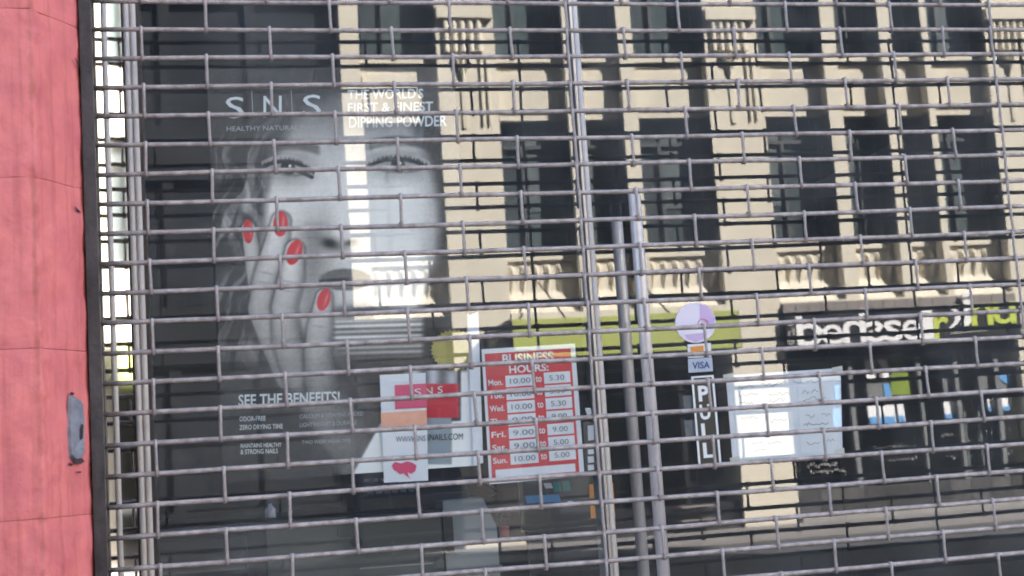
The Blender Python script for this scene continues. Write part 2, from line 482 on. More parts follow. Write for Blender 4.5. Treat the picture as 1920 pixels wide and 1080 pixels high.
splay_patch('chip', [(128, 735), (136, 737), (133, 742), (127, 741)], M['rust'], 0.0042)
splay_patch('chip', [(135, 108), (139, 112), (147, 127), (143, 124)], M['rust'], 0.0042)
splay_patch('chip', [(135, 386), (140, 390), (149, 400), (141, 398)], M['rust'], 0.0042)
splay_patch('chip', [(125, 868), (133, 870), (131, 874), (124, 871)], M['rust'], 0.0042)
splay_patch('chip', [(139, 884), (149, 884), (148, 887), (140, 887)], M['rust'], 0.0042)

# =================================================================== ROLLER GRILLE
gr = thing('roller_grille', 'pulled down steel roller grille of rods and short links across the shopfront', 'roller grille', (0.9, 0, 0))
PITCH, HALF, Z0 = 0.05083, 0.10835, 2.4245
XR = 2.40
K0, K1 = -1, 22
def rod_z(k, X):
    sag = -0.0022 * math.sin(math.pi * min(max(X / 1.8, 0), 1)) * (0.4 + 0.6 * math.sin(k * 1.7 + 0.6))
    return Z0 - PITCH * k + sag
rnd = random.Random(3)
for k in range(K0, K1 + 1):
    pts = []; n = 36
    ph = rnd.uniform(0, 6)
    for i in range(n + 1):
        X = 0.030 + (XR - 0.030) * i / n
        pts.append((X, 0.0008 * math.sin(X * 5 + ph), rod_z(k, X) + 0.0006 * math.sin(X * 9 + ph * 2) + rnd.uniform(-0.0002, 0.0002)))
    MB().tube(pts, 0.0043, 8).build('rod', M['steel'], gr, smooth=True)
def link_mesh(shift):
    mb = MB()
    # bar of the link between the two rods, slightly tapered, wrapped round each rod with an eye
    h = PITCH
    mb.tube([(0, -0.0052, 0.0055), (0.0, -0.0058, -0.002), (shift * 0.5, -0.0045, -h * 0.5), (shift, -0.0058, -h + 0.002), (shift, -0.0052, -h - 0.0058)],
            [0.0024, 0.0029, 0.0028, 0.0029, 0.0024], 6)
    for zz, sx_ in ((0.0, 0.0), (-h, shift)):
        ring = []
        n0 = len(mb.v)
        for x in (-0.0036, 0.0036):
            for a in range(10):
                t = 2 * math.pi * a / 10
                mb.v.append((sx_ + x, 0.0058 * math.cos(t), zz + 0.0058 * math.sin(t)))
        for a in range(10):
            b = (a + 1) % 10
            mb.f.append((n0 + a, n0 + b, n0 + 10 + b, n0 + 10 + a))
    return mb.mesh('link', M['steel'], smooth=True)
links = [link_mesh(s) for s in (0.0, 0.0008, -0.0008)]
for k in range(K0, K1):
    for j in range(1, 21):
        if j in (8, 16) or (j % 2 == (k % 2)):
            X = 0.003 + HALF * j + rnd.uniform(-0.0012, 0.0012) + (-0.004 if j == 16 else 0)
            o = bpy.data.objects.new('link', links[rnd.randrange(3)])
            COL.objects.link(o); o.parent = gr
            o.location = Vector((X, 0, rod_z(k, X))) - gr.location
            o.rotation_euler = (0, rnd.uniform(-0.012, 0.012), 0)
# side guide channel the rods run in
mb = MB()
mb.box(0.0105, 0.0305, -0.036, -0.030, 0.0, 2.94)
mb.box(0.0105, 0.015, -0.0298, 0.045, 0.0, 2.94)
mb.box(0.0265, 0.0305, -0.0298, -0.010, 0.0, 2.94)
mb.box(0.0265, 0.0305, 0.010, 0.045, 0.0, 2.94)
mb.build('guide_channel', M['guide'], gr, bevel=0.0008)
box('guide_channel', M['guide'], gr, XR + 0.005, XR + 0.06, -0.036, 0.045, 0.0, 2.94)
box('bottom_rail', M['guide'], gr, 0.028, XR, -0.012, 0.012, 0.02, 0.09)
# rods below the frame down to the rail
mb = MB()
for k in range(K1 + 1, 46):
    mb.tube([(0.028, 0, Z0 - PITCH * k), (XR, 0, Z0 - PITCH * k)], 0.0048, 6)
lo = mb.build('rod_field', M['steel'], gr); lo['kind'] = 'stuff'

# =================================================================== SHOP WINDOW + DOOR
win = thing('shop_window', 'large clear shop window in a silver aluminium frame behind the grille', 'window', (0.5, GLASS, 0))
MB().box(0.095, 0.8905, GLASS, GLASS + 0.0005, 0.45, 2.80).build('pane', None, win)
pane = bpy.data.objects['pane']
def flat_pane(name, parent, x0, x1, z0, z1, m, y=GLASS):
    me = bpy.data.meshes.new(name)
    me.from_pydata([(x0, y, z0), (x1, y, z0), (x1, y, z1), (x0, y, z1)], [], [(0, 1, 2, 3)])
    me.materials.append(m)
    return link(name, me, parent)
bpy.data.objects.remove(pane)
flat_pane('pane', win, 0.092, 0.930, 0.45, 2.80, M['pane'])
# left jamb: two polished strips, turned a little towards the street, and the fluted post
def facet(name, x0, x1, y0, y1, m, parent, z0=0.0, z1=2.9):
    return MB().prism([(x0, y0), (x1, y1), (x1, y1 + 0.012), (x0, y0 + 0.012)], 'z', z0, z1).build(name, m, parent)
def strip_x(px, Y): return at(px, 540, Y)[0]
a0, a1, b0, b1 = strip_x(186, .185), strip_x(206, .185), strip_x(215, .185), strip_x(243, .185)
T10 = math.tan(math.radians(9.0))
facet('polished_strip', a0 - 0.02, a1, 0.185 - (a1 - a0 + 0.02) * T10 * 0.5, 0.185 + (a1 - a0 + 0.02) * T10 * 0.5, M['mirror'], win)
MB().tube([((a1 + b0) / 2, 0.184, 0.0), ((a1 + b0) / 2, 0.184, 2.9)], 0.0052, 10).build('bead', M['alu_gl'], win, smooth=True)
facet('polished_strip', b0, b1, 0.185 - (b1 - b0) * T10 * 0.5, 0.185 + (b1 - b0) * T10 * 0.5, M['mirror'], win)
c0, c1 = strip_x(249, .185), strip_x(271, .185)
w = (c1 - c0) / 3
for i in range(2):
    xx = c0 + w * (0.55 + 1.7 * i)
    MB().tube([(xx, 0.185, 0.0), (xx, 0.185, 2.9)], 0.0058, 12).build('flute', M['alu_gl'], win, smooth=True)
box('jamb', M['bronze'], win, a0 - 0.03, c1 + 0.006, 0.195, 0.27, 0.0, 2.9)
box('sill', M['alu'], win, 0.10, 0.927, 0.17, 0.26, 0.38, 0.45)
box('stall_riser', M['black'], win, 0.10, 0.927, 0.195, 0.24, 0.0, 0.378)
box('head', M['alu'], win, 0.10, 0.927, 0.17, 0.26, 2.801, 2.88)

door = thing('shop_door', 'glass shop door with a rounded aluminium stile and long steel pull handle', 'door', (1.4, GLASS, 0))
flat_pane('pane', door, 0.946, 2.40, 0.25, 2.80, M['pane'])
# door post: dull left flange and a rounded bright nose
box('stile', M['alu'], door, 0.9285, 0.9345, 0.183, 0.26, 0.0, 2.9, bevel=0.001)
MB().tube([(0.9405, 0.188, 0.0), (0.9405, 0.188, 2.9)], 0.0060, 16).build('stile_nose', M['alu_gl'], door, smooth=True)
box('bottom_rail', M['alu'], door, 0.949, 2.40, 0.18, 0.22, 0.02, 0.25)
box('head', M['alu'], door, 0.949, 2.40, 0.17, 0.26, 2.801, 2.88)
hx, htop = at(1191, 360, 0.135)
handle = MB().tube([(1.0185, 0.135, 0.95), (1.0185, 0.135, htop - 0.004), (1.0185, 0.135, htop)], [0.0118, 0.0118, 0.0105], 18).build('pull_handle', M['chrome'], door, smooth=True)
hx2, htop2 = at(1163, 414, 0.265)
inner = MB().tube([(1.0185, 0.265, 0.95), (1.0185, 0.265, htop2 - 0.004), (1.0185, 0.265, htop2)], [0.0118, 0.0118, 0.0105], 18).build('pull_handle', M['chrome'], door, smooth=True)
MB().tube([(1.0185, 0.147, htop - 0.05), (1.0185, 0.198, htop - 0.05)], 0.004, 10).build('bracket', M['bronze'], handle)
for zz in (1.05, 1.30):
    MB().tube([(1.0185, 0.202, zz), (1.0185, 0.253, zz)], 0.006, 10).build('bracket', M['chrome'], inner)
    MB().tube([(1.0185, 0.147, zz), (1.0185, 0.198, zz)], 0.0042, 10).build('bracket', M['bronze'], handle)
# =================================================================== THINGS ON AND BEHIND THE GLASS
PY = 0.216
def S2L(c):
    c = np.asarray(c, float)
    return np.where(c <= 0.04045, c / 12.92, ((c + 0.055) / 1.055) ** 2.4)
def vcol_mat(name, rough=0.4):
    mt = bpy.data.materials.new(name); mt.use_nodes = True
    nt = mt.node_tree; bs = nt.nodes['Principled BSDF']
    at_ = nt.nodes.new('ShaderNodeVertexColor'); at_.layer_name = 'print'
    nt.links.new(at_.outputs[0], bs.inputs['Base Color'])
    bs.inputs['Roughness'].default_value = rough
    bs.inputs['Specular IOR Level'].default_value = 0.3
    return mt
def printed_sheet(name, x0, x1, z0, z1, y, nx, nz, fn, parent=None, mt=None):
    """a thin sheet whose print is drawn by fn(px, py) on its own points"""
    xs = np.linspace(x0, x1, nx); zs = np.linspace(z0, z1, nz)
    gx, gz = np.meshgrid(xs, zs)
    u, v = proj(gx.ravel(), y, gz.ravel())
    rgb = fn(u, v)
    me = bpy.data.meshes.new(name)
    verts = np.stack([gx.ravel(), np.full(gx.size, y), gz.ravel()], 1)
    idx = np.arange(nx * nz).reshape(nz, nx)
    q = np.stack([idx[:-1, :-1], idx[:-1, 1:], idx[1:, 1:], idx[1:, :-1]], -1).reshape(-1, 4)
    me.from_pydata(verts.tolist(), [], q.tolist())
    ca = me.color_attributes.new('print', 'FLOAT_COLOR', 'POINT')
    ca.data.foreach_set('color', np.concatenate([S2L(np.clip(rgb, 0, 1)), np.ones((len(u), 1))], 1).ravel().astype(np.float32))
    me.materials.append(mt)
    return link(name, me, parent)

def sm(a, b, x):
    t = np.clip((x - a) / (b - a), 0, 1)
    return t * t * (3 - 2 * t)
_rs = np.random.RandomState(5)
_grid = _rs.rand(64, 64)
def vnoise(x, y):
    xi = np.floor(x).astype(int); yi = np.floor(y).astype(int)
    fx = x - xi; fy = y - yi
    fx = fx * fx * (3 - 2 * fx); fy = fy * fy * (3 - 2 * fy)
    g = lambda i, j: _grid[i % 64, j % 64]
    return (g(xi, yi) * (1 - fx) + g(xi + 1, yi) * fx) * (1 - fy) + (g(xi, yi + 1) * (1 - fx) + g(xi + 1, yi + 1) * fx) * fy
def fbm(x, y, o=4):
    s = 0; a = 0.5
    for i in range(o):
        s = s + a * vnoise(x * 2 ** i + 7 * i, y * 2 ** i + 3 * i); a *= 0.5
    return s
def seg(x, y, ax, ay, bx, by):
    t = np.clip(((x - ax) * (bx - ax) + (y - ay) * (by - ay)) / ((bx - ax) ** 2 + (by - ay) ** 2), 0, 1)
    return np.hypot(x - ax - t * (bx - ax), y - ay - t * (by - ay)), t
def ell(x, y, cx, cy, rx, ry_, rot=0.0):
    c, s = math.cos(rot), math.sin(rot)
    dx, dy = x - cx, y - cy
    return np.hypot((dx * c + dy * s) / rx, (-dx * s + dy * c) / ry_)
def mix(a, b, t):
    return a * (1 - t) + b * t

def poster_print(x, y):
    g = np.full(x.shape, 0.17) + 0.05 * fbm(x / 60, y / 60)
    # top band a little lighter towards the right
    g = mix(g, 0.30, 0.5 * sm(560, 760, x) * (1 - sm(250, 330, y)))
    # hair falling on the left: loose wisps, drifting and crossing
    wx = 26 * (fbm(x / 70 + 3, y / 70, 3) - 0.5); wy = 40 * (fbm(x / 80, y / 60 + 9, 3) - 0.5)
    st = fbm((x + wx * 2 + 0.35 * y) / 13, (y + wy) / 95, 5)
    st2 = fbm((x + wx * 2 - 0.30 * y) / 17 + 31, (y - wy) / 120, 4)
    hair = 0.65 * sm(0.38, 0.64, st) + 0.5 * sm(0.45, 0.66, st2)
    hm = (1 - sm(470, 560, x + 0.4 * wx)) * sm(215, 300, y) * (1 - sm(600, 740, y))
    g = mix(g, 0.10 + 0.46 * hair, hm * 0.95)
    top = sm(150, 230, y) * (1 - sm(240, 330, y)) * sm(420, 480, x) * (1 - sm(800, 850, x))
    g = mix(g, 0.20 + 0.22 * hair, top * 0.7)
    # face
    fc = ell(x, y, 660, 420, 176, 262)
    fa = 1 - sm(0.86, 1.02, fc)
    side = 1 - 0.32 * sm(770, 835, x)
    skin = (0.76 + 0.07 * (fbm(x / 45, y / 45) - 0.5)) * side
    skin = mix(skin, 0.40, (1 - sm(190, 330, y)) * 0.95)          # forehead in shade
    skin = mix(skin, 0.30, sm(560, 680, y) * 0.8)                 # under the chin
    skin = mix(skin, 0.56, 0.7 * np.exp(-((x - 600) / 40) ** 2) * sm(340, 430, y))
    skin = mix(skin, 0.44, 0.75 * np.exp(-((x - 585) / 26) ** 2) * sm(400, 440, y) * (1 - sm(560, 620, y)))
    skin = mix(skin, 0.40, 0.7 * np.exp(-ell(x, y, 440, 500, 60, 120) ** 2))
    skin = mix(skin, 0.78, 0.6 * np.exp(-ell(x, y, 750, 400, 60, 45) ** 2))
    skin = mix(skin, 0.80, 0.7 * np.exp(-ell(x, y, 500, 385, 40, 28) ** 2))
    skin = mix(skin, 0.80, 0.6 * np.exp(-ell(x, y, 640, 395, 14, 60) ** 2))
    g = mix(g, skin, fa)
    g = mix(g, 0.14, (1 - sm(0, 18, np.abs(x - 812 - (y - 420) * 0.02))) * sm(480, 540, y) * (1 - sm(640, 690, y)))
    # brows, eyes
    for bx, by, L_, up in ((748, 276, 66, -7), (545, 284, 60, 6)):
        d = np.abs(y - (by - 12 * (1 - ((x - bx) / L_) ** 2))) / 9
        g = mix(g, 0.20, (1 - sm(0.5, 1.5, d)) * (1 - sm(0.8, 1.0, np.abs(x - bx) / L_)) * 0.75)
    for ex, ey, rx_, ry2, tl in ((746, 313, 56, 13, 0.02), (540, 318, 46, 14, 0.10)):
        yy = y - tl * (x - ex)
        sock = np.exp(-ell(x, y, ex, ey - 6, rx_ * 1.25, 32) ** 2)
        g = mix(g, 0.33, 0.65 * sock)
        up = ey - 15 * (1 - ((x - ex) / rx_) ** 2)
        lo = ey + 10 * (1 - ((x - ex) / rx_) ** 2)
        ins = (1 - sm(-2, 2, up - yy)) * (1 - sm(-2, 2, yy - lo)) * (np.abs(x - ex) < rx_)
        g = mix(g, 0.52, ins)
        g = mix(g, 0.09, (1 - sm(12, 15, np.hypot(x - ex, yy - ey + 3))) * ins)
        g = mix(g, 0.75, (1 - sm(2, 4, np.hypot(x - ex - 4, yy - ey + 7))) * ins)
        near = (np.abs(x - ex) < rx_ + 4)
        g = mix(g, 0.07, (1 - sm(2, 5, np.abs(yy - up))) * near * 0.9)
        g = mix(g, 0.62, (1 - sm(2, 5, np.abs(yy - up + 9))) * near * 0.7)
        g = mix(g, 0.30, (1 - sm(1, 4, np.abs(yy - lo))) * near * 0.6)
        lash = sm(0.45, 0.8, fbm(x / 2.6, y / 30, 2) * 1.6) * near * (1 - sm(0, 9, np.abs(yy - up + 3)))
        g = mix(g, 0.10, lash * 0.7)
    g = mix(g, 0.08, (1 - sm(2, 5, seg(x, y, 548, 316, 585, 332)[0])))
    # nose
    g = mix(g, 0.24, 0.85 * np.exp(-ell(x, y, 622, 458, 26, 12, 0.25) ** 2))
    g = mix(g, 0.12, 0.9 * np.exp(-ell(x, y, 616, 456, 11, 7, 0.2) ** 2))
    g = mix(g, 0.18, 0.85 * np.exp(-ell(x, y, 657, 455, 12, 6, -0.2) ** 2))
    g = mix(g, 0.82, 0.5 * np.exp(-ell(x, y, 640, 436, 16, 12) ** 2))
    # mouth behind the fingers
    g = mix(g, 0.30, (1 - sm(0.8, 1.05, ell(x, y, 648, 524, 52, 22))) * 0.85)
    g = mix(g, 0.15, (1 - sm(1, 4, np.abs(y - 524 - 0.004 * (x - 648) ** 2 * 0.3))) * (np.abs(x - 648) < 50) * 0.8)
    g = mix(g, 0.55, 0.5 * np.exp(-ell(x, y, 655, 536, 22, 5) ** 2))
    g = mix(g, 0.16, 0.85 * np.exp(-ell(x, y, 690, 585, 90, 12) ** 2))
    # striped cuff
    cuff = sm(598, 606, x) * (1 - sm(786, 800, x)) * sm(596, 604, y + (x - 700) * 0.03) * (1 - sm(655, 690, y))
    stripes = 0.55 + 0.17 * np.sin((y + (x - 700) * 0.03) * 0.62) + 0.08 * np.sin(y * 0.23)
    g = mix(g, stripes * (1 - 0.45 * sm(640, 680, y)), cuff * 0.9)
    # lower third: dark coat with the forearm
    low = sm(660, 720, y)
    g = mix(g, 0.15 + 0.06 * fbm(x / 40, y / 30), low * 0.85)
    d, t = seg(x, y, 600, 690, 690, 860)
    g = mix(g, 0.36 - 0.08 * t, (1 - sm(40, 72, d)) * 0.8)
    # hand: four fingers reaching up over cheek and mouth, each one smooth taper
    def limb(g, pts, w, top_, base, soft=0.10):
        best = np.full(x.shape, 9.0); tt = np.zeros(x.shape); sd = np.zeros(x.shape)
        n = len(pts) - 1
        for i in range(n):
            (ax_, ay_), (bx_, by_) = pts[i], pts[i + 1]
            d, t = seg(x, y, ax_, ay_, bx_, by_)
            k = d / (w[i] * (1 - t) + w[i + 1] * t)
            side = np.sign((x - ax_) * (by_ - ay_) - (y - ay_) * (bx_ - ax_)) * k
            upd = k < best
            sd = np.where(upd, side, sd); tt = np.where(upd, (i + t) / n, tt); best = np.minimum(best, k)
        val = mix(top_, base, tt) * (1 - 0.34 * best ** 2.4 - 0.10 * sd) + 0.05 * (fbm(x / 14, y / 14) - 0.5)
        g = mix(g, 0.24, np.exp(-((best - 1.05) / 0.16) ** 2) * 0.55)
        return mix(g, val, 1 - sm(1 - soft, 1.03, best))
    g = limb(g, [(560, 690), (605, 745), (650, 820), (675, 870)], [44, 56, 54, 50], 0.46, 0.36, 0.35)
    g = limb(g, [(466, 428), (475, 485), (484, 545), (500, 600)], [13, 16, 18, 18], 0.74, 0.52)
    g = limb(g, [(527, 415), (515, 475), (497, 525), (488, 580), (514, 640), (545, 705)], [18, 25, 23, 24, 27, 30], 0.78, 0.48)
    g = limb(g, [(553, 468), (546, 520), (533, 575), (538, 640), (562, 705)], [18, 24, 24, 27, 30], 0.78, 0.48)
    g = limb(g, [(608, 558), (600, 615), (596, 665), (604, 720)], [16, 24, 26, 32], 0.72, 0.46)
    for kx, ky, kr in ((500, 512, 0.5), (495, 530, 0.4), (541, 528, 0.4), (537, 545, 0.3), (598, 612, 0.3), (510, 632, -0.5), (536, 640, -0.4)):
        g = mix(g, 0.42, 0.5 * np.exp(-ell(x, y, kx, ky, 15, 2.2, kr * 0.4) ** 2))
    g = g + 0.045 * (vnoise(x / 3.1, y / 3.1) - 0.5) + 0.05 * (fbm(x / 22, y / 22, 4) - 0.47)
    g = np.clip(g * 1.36 - 0.06, 0, 0.97)
    rgb = np.stack([g * 1.03, g, g * 0.965], 1)
    def put(col, a):
        nonlocal rgb
        rgb = rgb * (1 - a[:, None]) + np.asarray(col)[None, :] * a[:, None]
    # painted nails
    for cx_, cy_, rx_, ry_, rot in ((465, 434, 10, 23, -0.05), (526, 420, 14, 24, 0.06), (552, 473, 14, 25, 0.35), (607, 562, 12, 22, 0.30)):
        e = ell(x, y, cx_, cy_, rx_, ry_, rot)
        put((0.90, 0.17, 0.20), 1 - sm(0.9, 1.05, e))
        put((1.0, 0.62, 0.62), np.exp(-ell(x, y, cx_ + 5, cy_ - 2, 2.5, ry_ * 0.6, rot) ** 2) * 0.8)
    # the pot of powder: chrome lid, red label, glass body
    body = sm(744, 748, x) * (1 - sm(844, 849, x)) * sm(780, 783, y) * (1 - sm(868, 872, y))
    put((0.62, 0.67, 0.70), body * 0.9)
    lid = sm(756, 760, x) * (1 - sm(856, 860, x)) * sm(692, 696, y) * (1 - sm(720, 722, y))
    lv = 0.42 + 0.38 * np.sin((x - 760) / 100 * 9.0) ** 2
    rgb = rgb * (1 - lid[:, None]) + np.stack([lv, lv, lv * 1.04], 1) * lid[:, None]
    lab = sm(739, 742, x) * (1 - sm(859, 862, x)) * sm(718, 721, y) * (1 - sm(782, 785, y))
    put((0.80, 0.10, 0.20), lab)
    # white corner and margin
    wt = sm(-3, 3, (x - 665) * 0.88 + (y - 882) * 0.48) * sm(792, 795, y + (x - 720) * 0.03)
    jar = body + lab
    put((0.97, 0.97, 0.955), wt * (1 - np.clip(jar, 0, 1)))
    put((0.96, 0.96, 0.95), sm(862, 866, x) * sm(690, 700, y))
    put((0.95, 0.95, 0.95), sm(874, 877, x) * sm(585, 590, y))
    return rgb
POST_PRINT = vcol_mat('poster_print', 0.45)
px0, pz1 = at(387, 128, PY); px1, pz0 = at(897, 872, PY)
pz0 = at(640, 890, PY)[1]
poster = printed_sheet('poster', px0, px1, pz0, pz1, PY, 300, 460, poster_print, None, POST_PRINT)
tag(poster, 'large black and white nail poster of a woman with red fingernails over her mouth', 'poster')
M['pwhite'] = mat('poster_white_print', (0.78, 0.80, 0.80), 0.5)
M['pgrey'] = mat('poster_grey_print', (0.45, 0.47, 0.48), 0.5)
def poster_text(name, lines, m, bold=0.0, y=PY - 0.0015, parent=poster):
    """lines: (string, x0, y_top, x1, y_bottom, slope) in photograph pixels on the poster sheet"""
    b = bmesh.new()
    for s, xa, ya, xb, yb, *kw in lines:
        bo = kw[0] if kw else bold
        sl = kw[1] if len(kw) > 1 else -0.018
        def quad(u, v, xa=xa, ya=ya, xb=xb, yb=yb, sl=sl):
            P = [at(xa + uu * (xb - xa), yb + vv * (ya - yb) + sl * uu * (xb - xa), y) for uu, vv in zip(u, v)]
            P = np.array(P); return P[:, 0], P[:, 1]
        letter_into(b, s, 0, 0, 0, 0, y, bo, quad=quad)
    return bm_obj(name, b, m, parent)
poster_text('lettering', [('S', 423, 182, 458, 222, 0.0), ('N', 494, 180, 528, 220, 0.0), ('S', 568, 178, 602, 218, 0.0)], M['pwhite'])
poster_text('lettering', [('HEALTHY NATURAL NAILS', 425, 237, 603, 246, 0.0)], M['pgrey'])
poster_text('lettering', [("THE WORLD'S", 652, 168, 794, 187, 0.02), ('FIRST & FINEST', 652, 193, 812, 211, 0.02), ('DIPPING POWDER', 654, 219, 838, 240, 0.02)], M['pwhite'])
poster_text('lettering', [('SEE THE BENEFITS!', 447, 740, 637, 762, 0.02, -0.035)], M['pwhite'])
poster_text('lettering', [('ODOR-FREE', 449, 781, 498, 790, 0.01, -0.03), ('ZERO DRYING TIME', 449, 797, 530, 806, 0.01, -0.03), ('MAINTAINS HEALTHY', 451, 832, 528, 840, 0.01, -0.03), ('& STRONG NAILS', 451, 843, 521, 852, 0.01, -0.03)], M['pwhite'])
poster_text('lettering', [('CALCIUM & VITAMINS ADDED', 562, 777, 681, 785, 0.0, -0.05), ('LIGHTWEIGHT & DURABLE', 562, 793, 669, 801, 0.0, -0.05), ('TWO WEEK WEAR TIME', 566, 826, 658, 833, 0.0, -0.04)], M['pgrey'])
poster_text('lettering', [('S N S', 777, 728, 830, 741, 0.0, -0.08)], M['pwhite'])
poster_text('lettering', [('WWW.SNSNAILS.COM', 742, 816, 868, 828, 0.0, -0.03)], M['ink'])
for vx in (472, 546):
    x_, z_ = at(vx, 170, PY); x2_, z2_ = at(vx + 1, 212, PY)
    MB().box(x_ - 0.0006, x_ + 0.0006, PY - 0.0016, PY - 0.0008, z2_, z_).build('divider', M['pgrey'], poster)

# plain sheets, seal, leaflet
def quad_sheet(name, pts, y, m, parent=None, thick=0.0008):
    b = bmesh.new()
    f = b.faces.new([b.verts.new((at(px, py, y)[0], y, at(px, py, y)[1])) for px, py in pts])
    r = bmesh.ops.extrude_face_region(b, geom=[f])
    bmesh.ops.translate(b, verts=[g for g in r['geom'] if isinstance(g, bmesh.types.BMVert)], vec=(0, thick, 0))
    return bm_obj(name, b, m, parent)
lf = quad_sheet('leaflet', [(712, 703), (798, 699), (803, 901), (720, 905)], 0.2085, M['paper'])
tag(lf, 'white leaflet with a pink leaf stuck on the glass below the poster corner', 'leaflet')
quad_sheet('red_band', [(740, 722), (799, 719), (801, 764), (741, 767)], 0.2072, M['pink_print'], lf, 0.0005)
poster_text('lettering', [('S', 777, 729, 790, 742, 0.0, -0.08)], M['pwhite'], y=0.2066, parent=lf)
poster_text('lettering', [('WWW.SNS', 742, 818, 798, 829, 0.0, -0.03)], M['grey_ink'], y=0.2066, parent=lf)
M['peach'] = mat('peach_print', (0.88, 0.42, 0.28), 0.5, var=0.1, scale=30)
quad_sheet('peach_band', [(714, 774), (800, 769), (801, 801), (715, 806)], 0.2072, M['peach'], lf, 0.0005)
leafpts = [(735, 872), (741, 866), (752, 869), (764, 865), (774, 868), (781, 873), (779, 883), (772, 888), (764, 886), (766, 892), (770, 898), (762, 892), (757, 887), (750, 889), (744, 884), (738, 880)]
quad_sheet('leaf_print', leafpts, 0.2072, M['pink_print'], lf, 0.0005)
wsh = quad_sheet('white_sheet', [(876, 592), (897, 584), (906, 868), (888, 872)], 0.2105, M['paper'])
tag(wsh, 'narrow white sheet of paper between the poster and the red hours sign', 'paper')
sealpts = []
scx, scy = 852, 656
for i in range(128):
    a = 2 * math.pi * i / 128
    r_ = 43 * (1 + 0.05 * math.cos(a * 32))
    px_, py_ = scx + r_ * math.cos(a), scy + 0.86 * r_ * math.sin(a)
    sealpts.append((min(px_, 877), py_))
seal = quad_sheet('gold_seal', sealpts, 0.2065, M['gold'])
tag(seal, 'gold scalloped seal at the top left corner of the red hours sign', 'sticker')

# business hours sign
BY = 0.2045
def bpt(u, v):
    """u right, v down in 0..1 on the hours sign"""
    tl, tr, bl, br = (903, 655), (1078, 644), (918, 908), (1096, 893)
    x = (tl[0] * (1 - u) + tr[0] * u) * (1 - v) + (bl[0] * (1 - u) + br[0] * u) * v
    y = (tl[1] * (1 - u) + tr[1] * u) * (1 - v) + (bl[1] * (1 - u) + br[1] * u) * v
    return x, y
def bquad(name, u0, u1, v0, v1, m, lift, parent, thick=0.0005):
    return quad_sheet(name, [bpt(u0, v0), bpt(u1, v0), bpt(u1, v1), bpt(u0, v1)], BY - lift, m, parent, thick)
bh = bquad('business_hours_sign', 0, 1, 0, 1, M['paper'], 0, None, 0.0015)
tag(bh, 'red and white business hours sign with hand written times on the glass', 'sign')
bquad('red_panel', 0.03, 0.95, 0.035, 0.975, M['red'], 0.0008, bh)
def btext(lines, m, lift=0.0022, name='lettering'):
    b = bmesh.new()
    for s, u0, u1, v0, v1, bo in lines:
        def quad(u, v, u0=u0, u1=u1, v0=v0, v1=v1):
            P = np.array([at(*bpt(u0 + a * (u1 - u0), v1 + c * (v0 - v1)), BY - lift) for a, c in zip(u, v)])
            return P[:, 0], P[:, 1]
        letter_into(b, s, 0, 0, 0, 0, BY - lift, bo, quad=quad)
    return bm_obj(name, b, m, bh)
btext([('BUSINESS', 0.215, 0.76, 0.048, 0.118, 0.025), ('HOURS:', 0.28, 0.70, 0.135, 0.192, 0.025)], M['letter_white'])
days = ['Mon.', 'Tue.', 'Wed.', 'Thu.', 'Fri.', 'Sat.', 'Sun.']
T1 = ['10.00', '10.00', '10.00', '9.00', '9.00', '9.00', '10.00']
T2 = ['5.30', '5.30', '5.30', '9.00', '9.00', '5.00', '5.00']
tl1, tl2, tl3 = [], [], []
for i, dname in enumerate(days):
    v0 = 0.208 + i * 0.0965
    bquad('time_box', 0.235, 0.53, v0, v0 + 0.083, M['paper'], 0.0016, bh)
    bquad('time_box', 0.645, 0.925, v0 - 0.004, v0 + 0.079, M['paper'], 0.0016, bh)
    tl1 += [(dname, 0.05, 0.205, v0 + 0.022, v0 + 0.066, 0.02), ('to', 0.555, 0.62, v0 + 0.016, v0 + 0.062, 0.02)]
    tl2 += [(T1[i], 0.28, 0.50, v0 + 0.022, v0 + 0.062, 0.0), (T2[i], 0.70, 0.86, v0 + 0.018, v0 + 0.058, 0.0)]
btext(tl1, M['letter_white'])
btext(tl2, M['grey_ink'], 0.0026, 'handwriting')
bquad('note_box', 0.07, 0.91, 0.898, 0.958, M['paper'], 0.0016, bh)

# door stickers
def disc(name, cx_, cy_, r_, y, m, parent=None, thick=0.0006, sq=1.0):
    return quad_sheet(name, [(cx_ + r_ * math.cos(2 * math.pi * i / 40), cy_ + sq * r_ * math.sin(2 * math.pi * i / 40)) for i in range(40)], y, m, parent, thick)
ds = disc('round_sticker', 1304, 605, 38, 0.1985, M['lilac_pale'])
tag(ds, 'round pale lilac sticker on the door glass above the card stickers', 'sticker')
quad_sheet('violet_wedge', [(1313, 569), (1325, 573), (1336, 584), (1341, 598), (1341, 610), (1334, 616), (1322, 604), (1313, 596)], 0.1976, M['lilac'], ds, 0.0005)
quad_sheet('violet_wedge', [(1284, 628), (1326, 624), (1318, 637), (1304, 641), (1290, 636)], 0.1976, M['lilac'], ds, 0.0005)
rpts = []
for i in range(25):
    a = 2 * math.pi * i / 24
    rpts.append((*at(1318 + 9 * math.cos(a), 606 + 8 * math.sin(a), 0.1970), 0))
MB().tube([(p[0], 0.1970, p[1]) for p in rpts], 0.0006, 4).build('print_ring', M['pink_print'], ds)
quad_sheet('print_band', [(1284, 622), (1326, 619), (1327, 623), (1285, 626)], 0.1974, M['letter_white'], ds, 0.0004)
cs = quad_sheet('card_sticker', [(1289, 646), (1333, 643), (1334, 669), (1290, 671)], 0.1985, M['paper'])
tag(cs, 'small white card sticker with an orange square above the blue lettered one', 'sticker')
quad_sheet('orange_square', [(1295, 650), (1319, 648), (1320, 666), (1296, 667)], 0.1976, M['orange'], cs, 0.0005)
vsk = quad_sheet('card_sticker', [(1290, 673), (1335, 670), (1337, 696), (1291, 699)], 0.1985, M['sticker_grey'])
